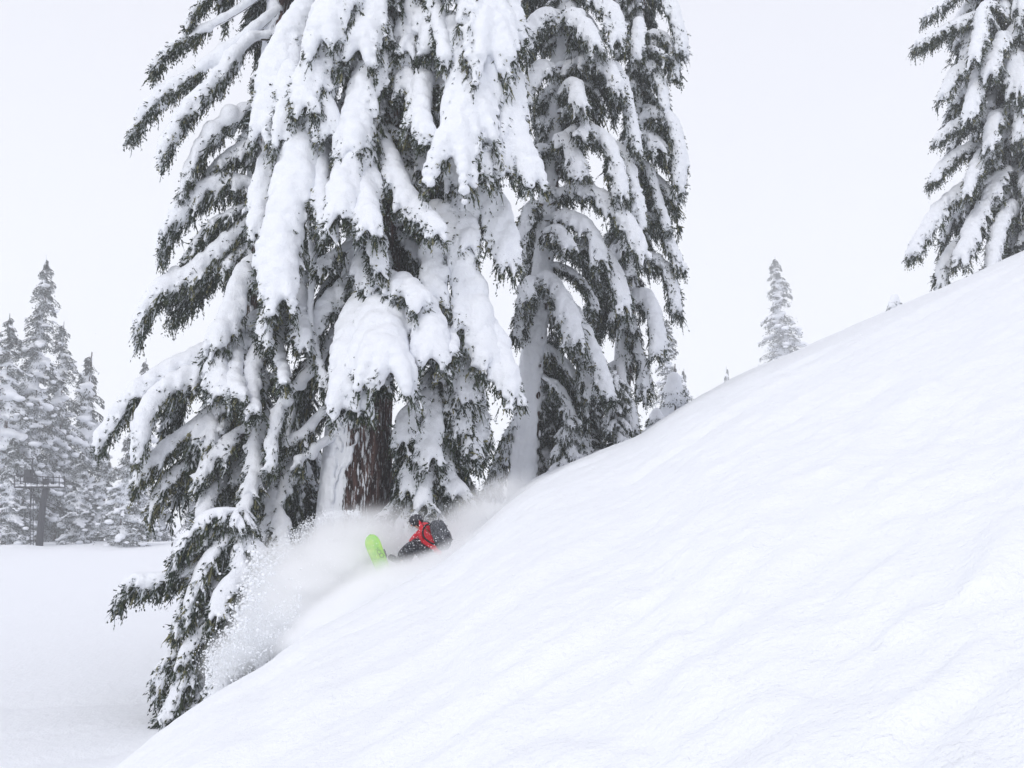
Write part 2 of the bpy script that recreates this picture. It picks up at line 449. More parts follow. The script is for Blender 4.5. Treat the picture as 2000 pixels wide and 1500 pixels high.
    q.leaves(np.concatenate(LC), np.concatenate(LD), np.concatenate(LW), np.concatenate(LM))
    return q, np.concatenate(bc), np.concatenate(bs)

def hero(tree, P3, W, Rs, rng, **kw):
    """a bough of its own shape under the tree, with its load of snow"""
    o = np.array(tree.location)
    q, C, S = make_bough(np.asarray(P3) - P3[0], W * 1.25, Rs, rng, **kw)
    b = link('bough', q.mesh('bough', NM), tree); b.location = P3[0] - o
    snow_object('snow_load', C, S, 0.042, b)
    return b

# pool of shared boughs: direction +x, arched and hanging
POOL = {}
def build_pool():
    rng = np.random.RandomState(11)
    for L, cnt in ((0.8, 4), (1.5, 6), (2.4, 5)):
        POOL[L] = []
        for i in range(cnt):
            dr = L * rng.uniform(.55, .95)
            P = np.array([[0, 0, 0], [L * .3, rng.randn() * .04, L * .10], [L * .62, rng.randn() * .08, -dr * .18], [L * .86, rng.randn() * .1, -dr * .58], [L, rng.randn() * .1, -dr]])
            q, C, S = make_bough(P, .34 + .24 * L, .095 + .045 * L, rng, nsec=14 + 11 * L, snow=.92, dens=1.1, lichen=.05)
            me = q.mesh('bough', NM)
            h = link('bough', me); s = snow_object('snow_load', C, S, 0.045, None)
            POOL[L].append([h, s])
    for L, cnt in ((1.5, 4), (2.4, 3)):                      # sheltered boughs near the stem carry little snow
        POOL[-L] = []
        for i in range(cnt):
            dr = L * rng.uniform(.6, .95)
            P = np.array([[0, 0, 0], [L * .35, rng.randn() * .05, L * .05], [L * .7, rng.randn() * .08, -dr * .35], [L, rng.randn() * .1, -dr]])
            q, C, S = make_bough(P, .40 + .26 * L, .07 + .02 * L, rng, nsec=16 + 10 * L, snow=.22, dens=1.9, lichen=.03, clump=0, dab=.05, hang=1.3)
            POOL[-L].append([link('bough', q.mesh('bough', NM)), snow_object('snow_load', C, S, 0.045, None)])
build_pool()
FILLS = []                                               # placed after the remesh: (tree, matrix, pool key, index)
def fill(tree, p, az, L, drop=1.0, rng=None, dark=False):
    key = min(POOL, key=lambda k: abs(k - L))
    if dark or (math.sin(az) > -.35 and abs(math.cos(az)) < .93 and rng.rand() < .75): key = min((k for k in POOL if k < 0), key=lambda k: abs(-k - L))
    FILLS.append((tree, np.asarray(p) - np.array(tree.location), az, L / abs(key), drop, key, rng.randint(len(POOL[key])), rng.rand() < .5))

def trunk(tree, P3, rad, name='trunk', n=20, mat=M_bark):
    o = np.array(tree.location); S = spline(np.asarray(P3) - o, 60)
    L = np.linspace(0, 1, 60); rr = np.interp(L, np.linspace(0, 1, len(rad)), rad)
    V, Q = tube(S, rr, n)
    # furrowed bark: ridges run up the stem
    A = np.tile(np.arange(n), 60); Hh = np.repeat(np.arange(60), n)
    dvec = V - np.repeat(S, n, 0)
    V = V + dvec * (0.10 * vnoise(A * 1.7, Hh * .35, 9) + .10 * vnoise(A * .5, Hh * .12, 19))[:, None]
    return link(name, mesh_from(name, V, Q, [mat]), tree)

def trunk_snow(tree, P3, rad, rng, side=(-1, -.35), amount=1.0, u0=0.0, u1=1.0, spread=.36):
    """snow plastered by the wind on one face of the stem"""
    o = np.array(tree.location); S = spline(np.asarray(P3) - o, 400)
    rr = np.interp(np.linspace(0, 1, 400), np.linspace(0, 1, len(rad)), rad)
    L = np.linalg.norm(S[-1] - S[0]); nb = int(L * 26 * amount)
    k = (u0 + (u1 - u0) * rng.rand(nb)) * 399; k = k.astype(int)
    a = math.atan2(side[1], side[0]) + rng.randn(nb) * spread
    r = rr[k]; d = np.stack([np.cos(a), np.sin(a), 0 * a], 1)
    sz = rng.uniform(.10, .20, nb) * r + .03
    sz = sz * (.75 + .9 * vnoise(k * .09, a * 3.0, 4) + .5 * vnoise(k * .45, a * 6.0, 8))
    C = S[k] + d * (r * 1.03 - sz * .5)[:, None]
    Sz = np.stack([sz, sz, sz * rng.uniform(1.5, 3.5, nb)], 1)
    k2 = ((u0 + (u1 - u0) * rng.rand(nb // 2)) * 399).astype(int); a2 = math.atan2(side[1], side[0]) + rng.randn(nb // 2) * spread * 1.9
    s2 = rng.uniform(.03, .075, nb // 2); d2 = np.stack([np.cos(a2), np.sin(a2), 0 * a2], 1)
    C = np.vstack([C, S[k2] + d2 * (rr[k2] * 1.05)[:, None]]); Sz = np.vstack([Sz, np.stack([s2, s2, s2 * 2.6], 1)])
    return snow_object('trunk_snow', C, Sz, 0.042, tree, 2)

def generic_crown(tree, P3, z0, z1, ext, rng, count, jit=.2, minL=.5, skip=None, dark=0):
    """fills a crown with pooled boughs. ext(h, az) gives the reach in metres at height h"""
    S = spline(P3, 200)
    for i in range(count):
        z = z0 + (z1 - z0) * (i + rng.rand()) / count
        k = int(np.argmin(abs(S[:, 2] - z))); p = S[k]
        az = rng.uniform(0, 2 * math.pi)
        if skip is not None and skip(z, az): continue
        L = ext(z, az) * rng.uniform(1 - 1.6 * jit, 1 + .4 * jit)
        if L < minL: L = minL
        fill(tree, p, az, L, rng.uniform(.8, 1.3), rng, rng.rand() < dark)

def px_poly(pts, Y0, Y1):
    m = len(pts)
    return np.array([at(px, py, Y0 + (Y1 - Y0) * (i / max(1, m - 1))**.7) for i, (px, py) in enumerate(pts)])

def ground_z(x, y): return float(height(np.array([x]), np.array([y]), False)[0])

# ---- the big hemlock in the middle
def tree_root(name, pts, Y, label, cat='tree', group=None, Yt=None):
    P = np.array([at(px, py, Y) for px, py in pts])
    base = P[0].copy(); base[2] = min(P[0][2], ground_z(base[0], base[1])) - .15
    P = np.vstack([base, P[1:]]) if base[2] < P[0][2] - .01 else P
    t = thing(name, tuple(base), label, cat, group)
    return t, P

rngA = np.random.RandomState(21)
A, PA = tree_root('hemlock_tree', [(676, 1150), (700, 900), (722, 600), (752, 300), (775, 0), (800, -330), (815, -700)], 24.0,
                  'tallest snow-laden hemlock in the middle, with a thick brown trunk rising behind the snowboarder')
trunk(A, PA, [.92, .80, .70, .60, .50, .36, .15], n=40)
trunk_snow(A, PA, [.92, .80, .70, .60, .50, .36, .15], rngA, side=(-1, -.22), amount=9, u0=.02, u1=.9, spread=.30)
HA = [  # pixel polyline, W, Rs, Y end, extra
    ([(742, 112), (690, 108), (645, 145), (628, 200), (652, 250)], .40, .30, 22.2, {}),
    ([(650, 205), (606, 228), (588, 300), (566, 400), (545, 480), (556, 565)], .62, .34, 21.6, {}),
    ([(640, 240), (625, 300), (630, 380), (645, 450)], .30, .20, 21.7, {}),
    ([(790, 150), (752, 128), (716, 165), (698, 235), (690, 280)], .52, .30, 21.9, {}),
    ([(745, 130), (790, 150), (812, 200), (800, 250)], .35, .22, 22.2, {}),
    ([(728, 205), (700, 228), (690, 300), (675, 360), (668, 405)], .50, .28, 21.3, {}),
    ([(720, 290), (718, 340), (716, 390), (722, 440)], .45, .22, 21.0, {}),
    ([(735, 240), (765, 320), (800, 390), (852, 448)], .34, .20, 21.2, {}),
    ([(800, 30), (865, 60), (905, 75), (915, 150), (905, 220), (880, 285)], .95, .38, 21.5, {}),
    ([(850, 130), (828, 165), (822, 220), (835, 265)], .36, .22, 21.4, {}),
    ([(905, 150), (935, 220), (945, 290), (935, 330)], .42, .22, 21.6, {}),
    ([(900, -20), (955, 20), (975, 130), (1000, 240), (1040, 345)], .42, .24, 22.0, {}),
    ([(930, 60), (960, 150), (975, 240), (985, 320)], .45, .25, 22.0, {}),
    ([(800, -40), (845, 5), (858, 60), (868, 120)], .16, .20, 21.6, {}),
    ([(790, -160), (860, -90), (930, -20), (945, 90)], 1.0, .36, 22.0, {}),
    ([(700, 40), (660, 30), (640, 80), (610, 140), (600, 200)], .50, .27, 22.0, {}),
    ([(770, -120), (700, -60), (660, 0), (640, 60)], .65, .32, 22.0, {}),
    ([(820, -80), (960, -60), (1000, 10), (1008, 70)], .3, .16, 22.6, {}),
    ([(738, 415), (728, 440), (738, 480), (745, 520)], .24, .22, 21.6, {}),
    ([(738, 500), (712, 515), (735, 545), (790, 560), (822, 590)], .42, .26, 21.5, {}),
    ([(765, 560), (715, 590), (695, 650), (684, 720), (680, 770)], .55, .34, 21.0, {}),
    ([(760, 560), (755, 600), (750, 655), (758, 705)], .92, .36, 20.9, {}),
    ([(770, 570), (812, 590), (835, 630), (842, 690)], .55, .30, 21.2, {}),
    ([(690, 640), (682, 700), (690, 745), (712, 795)], .32, .20, 20.9, {}),
    ([(840, 640), (872, 655), (884, 690)], .14, .16, 21.3, {}),
    ([(740, 690), (745, 720), (748, 745)], .26, .15, 21.2, {}),
    ([(780, 440), (860, 420), (888, 460), (905, 550), (930, 630), (950, 700)], .52, .30, 22.0, {}),
    ([(880, 440), (915, 560), (955, 650), (1000, 755)], .42, .24, 21.9, {}),
    ([(800, 400), (862, 425), (845, 500), (850, 570)], .42, .22, 22.2, {}),
    ([(840, 300), (915, 330), (955, 380), (985, 455), (985, 500)], .5, .24, 22.6, {}),
    ([(870, 330), (900, 400), (915, 470)], .42, .2, 22.4, {}),
    ([(850, 590), (890, 640), (905, 700), (915, 760)], .4, .2, 22.3, {}),
    ([(900, 640), (925, 720), (935, 800), (938, 860)], .32, .14, 23.0, {'snow': .5}),
    ([(745, 240), (790, 262), (830, 262)], .10, .07, 22.5, {'lichen': .6}),
    ([(720, 470), (670, 490), (620, 520)], .16, .12, 22.8, {'bare': .5}),
    ([(715, 520), (670, 560), (630, 610), (612, 660)], .3, .18, 22.9, {'bare': .3}),
    ([(600, 430), (612, 520), (606, 620), (622, 700), (640, 760)], .10, .10, 22.2, {'bare': .8}),
    ([(690, 780), (640, 805), (590, 850), (545, 868)], .16, .13, 23.1, {'bare': .5}),
    ([(680, 850), (640, 865), (605, 890), (583, 903)], .14, .14, 23.0, {'bare': .9}),
    ([(655, 640), (620, 720), (560, 780), (538, 840), (534, 915)], .16, .16, 22.6, {'bare': .6}),
    ([(560, 250), (520, 330), (512, 400), (505, 440)], .38, .20, 22.6, {}),
    ([(770, 60), (720, 60), (670, 70), (650, 110)], .62, .30, 22.6, {}),
    ([(780, -60), (740, -30), (720, 40), (705, 90)], .62, .28, 22.2, {}),
    ([(860, -60), (820, -10), (800, 60), (795, 120)], .45, .24, 23.0, {}),
    ([(620, -20), (575, 60), (540, 130), (520, 240)], .52, .28, 22.8, {}),
    ([(600, 40), (575, 110), (565, 180), (560, 250)], .45, .26, 22.4, {}),
    ([(880, 60), (965, 90), (985, 180), (985, 260)], .6, .28, 22.2, {}),
    ([(770, 300), (840, 320), (900, 350), (930, 420)], .5, .24, 22.8, {}),
]
for pts, W, Rs, Ye, kw in HA:
    hero(A, px_poly(pts, 23.6, Ye), W * 1.08, Rs * 1.15, rngA, outdir=(0, -1), **kw)

def ext_px(tab, Y):
    """reach to left/right in metres from a table of (py, left px, right px)"""
    T_ = np.array(tab, float); z = np.array([at(1000, r[0], Y)[2] for r in tab]); o = np.argsort(z)
    z, l, r = z[o], T_[o, 1] * Y / F, T_[o, 2] * Y / F
    def f(h, az):
        c = math.cos(az); a = np.interp(h, z, l); b = np.interp(h, z, r)
        return float(b * max(c, 0)**2 + a * max(-c, 0)**2 + (1 - c * c) * min(a, b, 2.2) * (.8 if math.sin(az) < 0 else 1))
    return f
def zpx(py, Y): return at(1000, py, Y)[2]
generic_crown(A, PA, zpx(720, 24), zpx(-250, 24), ext_px([(-700, 60, 60), (-300, 130, 150), (0, 150, 150), (400, 140, 130), (720, 130, 100)], 24), rngA, 95, jit=.35,
              skip=lambda z, a: z < zpx(560, 24) and math.cos(a + math.pi / 2) > .2)
generic_crown(A, PA, zpx(-250, 24), zpx(-680, 24), ext_px([(-700, 40, 40), (-300, 150, 160), (0, 200, 200)], 24), rngA, 34)

# ---- left hemlock
rngB = np.random.RandomState(5)
B_, PB = tree_root('hemlock_tree', [(428, 1230), (452, 900), (484, 600), (512, 350), (548, 0), (580, -300), (600, -560)], 25.0,
                   'left hemlock of the big pair, its snowy slanting boughs reaching out over the flat run')
RB = [.50, .46, .40, .35, .29, .20, .08]
trunk(B_, PB, RB, n=28); trunk_snow(B_, PB, RB, rngB, side=(-1, -.5), amount=6)
HB = [
    ([(560, -50), (480, 15), (400, 60), (340, 92), (300, 140)], .16, .17, 24.3, {'bare': .6, 'clump': .3, 'dens': .8}),
    ([(560, -150), (460, -60), (400, 0), (370, 50)], .18, .17, 24.3, {'bare': .6, 'clump': .3, 'dens': .8}),
    ([(548, 20), (480, 78), (415, 125), (350, 168), (300, 205), (262, 262)], .22, .23, 24.2, {'bare': .5, 'clump': .4, 'dens': .85}),
    ([(535, 75), (490, 82), (440, 145), (395, 195), (352, 245), (328, 300)], .34, .27, 23.9, {'bare': .25}),
    ([(520, 200), (470, 225), (425, 258), (395, 300), (372, 360)], .50, .24, 24.2, {'snow': .95, 'dens': 1.3}),
    ([(515, 260), (480, 290), (440, 320), (410, 360)], .5, .20, 24.8, {'snow': .8, 'dens': 1.5}),
    ([(505, 370), (445, 358), (395, 380), (350, 425), (328, 475)], .46, .25, 24.2, {'dens': 1.4, 'hang': 1.6}),
    ([(505, 400), (450, 420), (410, 450), (375, 500)], .5, .14, 24.5, {'dens': 1.7, 'hang': 1.5, 'snow': .6}),
    ([(500, 425), (440, 485), (375, 540), (320, 565), (282, 630)], .46, .27, 24.0, {'dens': 1.4, 'hang': 1.5}),
    ([(490, 500), (430, 520), (380, 570), (350, 600)], .4, .10, 24.4, {'dens': 1.6, 'snow': .4, 'hang': 1.5}),
    ([(525, 520), (490, 525), (470, 560), (450, 620), (425, 660)], .42, .28, 23.2, {'lichen': .02}),
    ([(560, 600), (450, 665), (380, 705), (320, 735), (262, 780), (205, 862)], .36, .29, 23.6, {}),
    ([(540, 660), (430, 720), (350, 750), (300, 800), (282, 865)], .42, .30, 23.0, {'lichen': .25}),
    ([(520, 690), (470, 670), (430, 700), (440, 760)], .4, .22, 22.9, {}),
    ([(560, 520), (545, 560), (535, 600)], .18, .20, 22.2, {}),
    ([(590, 500), (585, 560), (592, 620), (600, 665)], .30, .19, 22.3, {}),
    ([(540, 580), (525, 620), (520, 660)], .25, .20, 22.3, {}),
    ([(560, 610), (545, 660), (552, 720), (556, 748)], .12, .17, 22.0, {}),
    ([(520, 620), (500, 690), (495, 770), (500, 800)], .3, .17, 22.4, {}),
    ([(480, 640), (465, 680), (460, 740), (475, 770)], .28, .2, 22.5, {}),
    ([(500, 780), (430, 800), (350, 860), (300, 900), (275, 930)], .42, .2, 23.6, {'lichen': .35, 'dens': 1.4}),
    ([(560, 790), (500, 830), (440, 870), (395, 925)], .42, .17, 23.4, {'dens': 1.4, 'snow': .8}),
    ([(540, 800), (505, 850), (500, 920), (490, 960)], .3, .16, 22.8, {}),
    ([(600, 880), (570, 920), (545, 980), (520, 1030)], .3, .14, 23.4, {'dens': 1.6}),
    ([(560, 900), (530, 960), (555, 1020), (560, 1070)], .32, .13, 22.9, {'dens': 1.5}),
    ([(520, 900), (490, 940), (485, 990)], .2, .15, 22.6, {}),
    ([(450, 930), (415, 960), (400, 1010), (395, 1060)], .30, .17, 22.5, {}),
    ([(440, 880), (380, 900), (330, 930), (305, 980)], .4, .13, 23.8, {'dens': 1.4, 'lichen': .3}),
    ([(460, 980), (430, 1040), (420, 1090), (430, 1130)], .4, .12, 23.0, {'dens': 1.5, 'snow': .7}),
]
for pts, W, Rs, Ye, kw in HB:
    hero(B_, px_poly(pts, 24.7, Ye), W, Rs, rngB, outdir=(-.4, -1) if abs(pts[0][0] - pts[-1][0]) < 120 else None, **kw)
generic_crown(B_, PB, zpx(1150, 25), zpx(60, 25), ext_px([(0, 15, 110), (200, 40, 110), (300, 70, 110), (480, 80, 110), (580, 45, 110), (700, 120, 120), (900, 110, 150), (1150, 60, 60)], 25), rngB, 84, jit=.4,
              skip=lambda z, a: zpx(620, 25) < z < zpx(330, 25) and abs(math.cos(a + math.pi / 2) - 1) < .25)
generic_crown(B_, PB, zpx(0, 25), zpx(-540, 25), ext_px([(-560, 30, 30), (-200, 110, 110), (0, 120, 120)], 25), rngB, 36)

# ---- young tree at the foot of the left one, half behind the lip of the slope
rngC = np.random.RandomState(9)
C_, PC = tree_root('young_hemlock', [(428, 1420), (440, 1250), (452, 1140), (462, 1050), (468, 1000)], 20.5,
                   'young hemlock behind the lip of the slope at lower left, one bough pointing left')
trunk(C_, PC, [.16, .14, .11, .07, .03], n=12)
HC = [
    ([(455, 1085), (400, 1105), (330, 1130), (270, 1132), (236, 1165)], .22, .15, 20.2, {'dens': 1.3}),
    ([(460, 1040), (420, 1080), (390, 1130), (375, 1180)], .34, .14, 19.8, {'dens': 1.4}),
    ([(465, 1000), (410, 1010), (370, 1050), (350, 1085)], .32, .13, 20.1, {'dens': 1.4}),
    ([(460, 1060), (470, 1110), (440, 1150), (425, 1190)], .34, .13, 19.5, {'dens': 1.5}),
    ([(450, 1130), (400, 1140), (370, 1170), (350, 1215)], .24, .12, 20.0, {'dens': 1.4, 'lichen': .3}),
    ([(450, 1180), (420, 1200), (385, 1240), (365, 1275)], .3, .13, 19.7, {'dens': 1.4}),
    ([(445, 1210), (400, 1260), (365, 1320), (335, 1385)], .34, .13, 19.6, {'dens': 1.4}),
    ([(440, 1250), (370, 1265), (320, 1300), (318, 1340)], .2, .12, 19.9, {'dens': 1.1}),
    ([(440, 1290), (400, 1330), (370, 1390), (325, 1395)], .28, .11, 19.5, {'dens': 1.3}),
    ([(450, 1230), (450, 1280), (430, 1320), (425, 1360)], .3, .12, 19.4, {'dens': 1.5}),
    ([(460, 1120), (500, 1150), (520, 1190), (530, 1230)], .35, .13, 19.9, {'dens': 1.5}),
    ([(455, 1190), (500, 1210), (550, 1230), (588, 1236)], .24, .08, 19.9, {'dens': 1.4}),
    ([(450, 1240), (490, 1260), (520, 1290)], .3, .12, 19.8, {'dens': 1.4}),
    ([(450, 1150), (480, 1190), (470, 1240)], .3, .12, 19.6, {'dens': 1.4}),
]
for pts, W, Rs, Ye, kw in HC:
    hero(C_, px_poly(pts, 20.4, Ye), W, Rs, rngC, **kw)
generic_crown(C_, PC, zpx(1400, 20.5), zpx(960, 20.5), ext_px([(930, 20, 20), (1050, 60, 60), (1400, 80, 110)], 20.5), rngC, 46, jit=.3, minL=.35)

# ---- small tree right of the thick trunk
rngD = np.random.RandomState(13)
D_, PD = tree_root('small_hemlock', [(850, 1090), (850, 900), (846, 740), (842, 640)], 23.2,
                   'small hemlock with a narrow snowy crown just right of the thick brown trunk')
trunk(D_, PD, [.16, .13, .08, .03], n=12)
for pts, W, Rs, Ye, kw in [
    ([(846, 760), (830, 775), (800, 810), (790, 850)], .4, .17, 22.3, {}),
    ([(846, 770), (850, 790), (840, 840), (845, 880)], .45, .17, 22.1, {}),
    ([(848, 850), (835, 870), (810, 910), (800, 950)], .36, .15, 22.2, {}),
    ([(848, 860), (865, 880), (880, 930), (905, 960)], .36, .15, 22.3, {}),
    ([(846, 890), (840, 905), (825, 950), (830, 980)], .32, .16, 21.9, {}),
    ([(846, 700), (870, 720), (895, 780), (900, 830)], .36, .14, 22.5, {'dens': 1.4}),
    ([(848, 780), (880, 800), (915, 850), (925, 890)], .3, .12, 22.7, {'dens': 1.4}),
]:
    hero(D_, px_poly(pts, 23.1, Ye), W, Rs, rngD, outdir=(0, -1), **kw)
generic_crown(D_, PD, zpx(1070, 23.2), zpx(680, 23.2), ext_px([(640, 20, 20), (760, 60, 70), (900, 75, 85), (1070, 80, 90)], 23.2), rngD, 60, jit=.3, minL=.4)

# ---- second big tree, on the slope to the right
rngE = np.random.RandomState(17)
E_, PE = tree_root('hemlock_tree', [(1018, 975), (1035, 760), (1056, 560), (1072, 380), (1087, 180), (1103, 0), (1125, -250), (1135, -420)], 29.0,
                   'second big hemlock on the slope, slender leaning trunk striped white down one side')
RE = [.42, .36, .30, .27, .24, .20, .12, .05]
trunk(E_, PE, RE, n=28); trunk_snow(E_, PE, RE, rngE, side=(-.35, -1), amount=8, spread=.48)
HE = [
    ([(1100, 35), (1060, 30), (1030, 60), (1018, 95)], .4, .2, 27.6, {}),
    ([(1095, 60), (1115, 30), (1140, 50), (1160, 85)], .5, .22, 27.2, {}),
    ([(1110, -20), (1160, 0), (1190, 20), (1200, 70)], .5, .22, 27.6, {}),
    ([(1090, 150), (1062, 130), (1035, 160), (1020, 200)], .4, .2, 27.6, {}),
    ([(1095, 150), (1150, 118), (1185, 130), (1205, 170)], .42, .22, 27.4, {}),
    ([(1095, 190), (1120, 168), (1130, 200)], .36, .22, 27.0, {}),
    ([(1090, 220), (1130, 215), (1140, 245), (1130, 262)], .26, .15, 27.2, {}),
    ([(1090, 130), (1190, 130), (1220, 190), (1240, 290)], .36, .2, 28.0, {}),
    ([(1085, 290), (1130, 255), (1175, 270), (1200, 320), (1210, 370)], .42, .22, 27.3, {}),
    ([(1080, 300), (1095, 270), (1120, 300), (1125, 330)], .45, .18, 27.3, {}),
    ([(1078, 300), (1055, 290), (1032, 320), (1026, 360)], .26, .15, 28.2, {'dens': 1.5, 'snow': .6}),
    ([(1070, 400), (1130, 370), (1190, 400), (1225, 440), (1250, 490)], .5, .24, 27.2, {}),
    ([(1065, 430), (1110, 425), (1150, 450), (1170, 500)], .5, .2, 27.4, {}),
    ([(1060, 460), (1090, 450), (1110, 480)], .4, .16, 27.2, {}),
    ([(1060, 400), (1035, 400), (1020, 440), (1012, 500)], .24, .12, 28.2, {'dens': 1.6, 'snow': .5}),
    ([(1050, 570), (1065, 540), (1090, 570), (1110, 610), (1120, 655)], .5, .2, 27.2, {}),
    ([(1052, 560), (1035, 550), (1022, 580)], .3, .17, 27.3, {}),
    ([(1070, 480), (1150, 480), (1195, 520), (1215, 590)], .42, .2, 27.6, {}),
    ([(1120, 600), (1130, 625), (1160, 690), (1190, 770)], .34, .2, 27.5, {}),
    ([(1080, 640), (1115, 640), (1140, 700), (1150, 760)], .34, .14, 28.2, {'snow': .6, 'dens': 1.4}),
    ([(1180, 280), (1215, 300), (1240, 380), (1250, 440)], .32, .18, 28.2, {}),
    ([(1060, 740), (1090, 760), (1115, 820), (1125, 870)], .34, .15, 28.6, {'dens': 1.4}),
    ([(1045, 560), (1020, 600), (1008, 650)], .24, .1, 28.6, {'dens': 1.6, 'snow': .4}),
    ([(1012, 800), (992, 850), (972, 910), (955, 950)], .3, .09, 29.4, {'dens': 1.4, 'snow': .5}),
]
for pts, W, Rs, Ye, kw in HE:
    hero(E_, px_poly(pts, 28.7, Ye), W, Rs, rngE, outdir=(.3, -1), **kw)
generic_crown(E_, PE, zpx(940, 29), zpx(-60, 29), ext_px([(-100, 50, 70), (0, 60, 95), (300, 15, 100), (480, 20, 105), (700, 5, 125), (850, 15, 110), (940, 30, 60)], 29), rngE, 108, jit=.45,
              skip=lambda z, a: math.cos(a + math.pi / 2 + .2) > (.86 if z > zpx(560, 29) else .1))
generic_crown(E_, PE, zpx(-60, 29), zpx(-400, 29), ext_px([(-420, 20, 20), (-60, 95, 95)], 29), rngE, 26)

rngF = np.random.RandomState(19)
F_, PF = tree_root('hemlock_tree', [(1205, 900), (1222, 640), (1236, 400), (1246, 150), (1252, 0), (1262, -180), (1268, -300)], 30.5,
                   'tall narrow hemlock right behind the second big one, drooping snowy boughs against the open sky')
RF = [.30, .26, .22, .18, .15, .10, .04]
trunk(F_, PF, RF, n=20); trunk_snow(F_, PF, RF, rngF, side=(-.6, -1), amount=6)
HF = [
    ([(1250, 0), (1275, -20), (1305, 10), (1322, 60), (1325, 95)], .36, .24, 29.8, {}),
    ([(1250, 60), (1245, 50), (1240, 110)], .3, .2, 29.2, {}),
    ([(1248, 70), (1290, 70), (1312, 105), (1315, 140)], .3, .16, 30.0, {'dens': 1.5}),
    ([(1245, 150), (1275, 140), (1290, 170), (1295, 215)], .3, .2, 29.8, {}),
    ([(1242, 250), (1280, 225), (1308, 240), (1322, 300), (1320, 350)], .36, .26, 29.6, {'hang': 1.5, 'dens': 1.7}),
    ([(1238, 320), (1265, 330), (1285, 400), (1300, 440)], .3, .16, 29.6, {}),
    ([(1235, 420), (1280, 430), (1310, 480), (1325, 515)], .32, .16, 29.8, {'dens': 1.4}),
    ([(1230, 500), (1275, 505), (1305, 540), (1318, 600)], .36, .2, 29.8, {'dens': 1.6, 'hang': 1.3}),
    ([(1225, 590), (1255, 580), (1275, 620), (1278, 680)], .38, .25, 29.2, {}),
    ([(1222, 640), (1240, 670), (1255, 730), (1250, 760)], .32, .12, 29.8, {'dens': 1.7}),
    ([(1215, 700), (1210, 730), (1225, 790), (1235, 830)], .32, .16, 29.3, {}),
]
for pts, W, Rs, Ye, kw in HF:
    hero(F_, px_poly(pts, 30.3, Ye), W, Rs, rngF, outdir=(.6, -1), **kw)
generic_crown(F_, PF, zpx(860, 30.5), zpx(-280, 30.5), ext_px([(-300, 15, 15), (0, 50, 72), (180, 40, 48), (300, 50, 80), (400, 50, 50), (600, 70, 50), (700, 60, 25), (760, 60, 8), (860, 60, 5)], 30.5), rngF, 120, jit=.25, minL=.45)

def small_tree(name, px, base_py, top_py, Y, rad, label, seed, cat='tree', count=30, group=None, trunk_r=.1, dark=0):
    rng = np.random.RandomState(seed)
    t, P = tree_root(name, [(px, base_py), (px + 2, (base_py + top_py) / 2), (px + 4, top_py)], Y, label, cat, group)
    trunk(t, P, [trunk_r, trunk_r * .6, trunk_r * .2], n=10)
    z0, z1 = P[0][2] + .3, P[-1][2]
    generic_crown(t, P, z0, z1 - .15, lambda z, a: rad * (1.05 - (z - z0) / (z1 - z0)), rng, count, jit=.2, minL=.3, dark=dark)
    return t
small_tree('young_hemlock', 1108, 945, 800, 28.4, .8, 'low young hemlock right beside the foot of the second big trunk', 31, count=26)
small_tree('young_hemlock', 1202, 910, 715, 28.8, .6, 'cone-shaped young hemlock below the tall narrow hemlock', 33, count=42)
small_tree('young_hemlock', 1150, 920, 760, 29.2, 1.0, 'young hemlock between the second big trunk and the cone-shaped sapling', 35, count=36)
small_tree('young_hemlock', 775, 1110, 840, 25.0, 1.1, 'dark young hemlock in the shade between the thick trunk and the small narrow one', 37, count=60, dark=.85)
small_tree('young_hemlock', 594, 1240, 760, 25.8, 1.5, 'shaded young hemlock behind the flying powder, left of the thick trunk', 39, count=110, dark=.85)
small_tree('young_hemlock', 1072, 945, 640, 30.2, 1.2, 'dark young hemlock in the shade right behind the second big trunk', 43, count=80, dark=.8)
small_tree('young_hemlock', 480, 1330, 1080, 22.0, 1.1, 'low young hemlock beside the lip of the slope, powder flying past its top', 41, count=40)

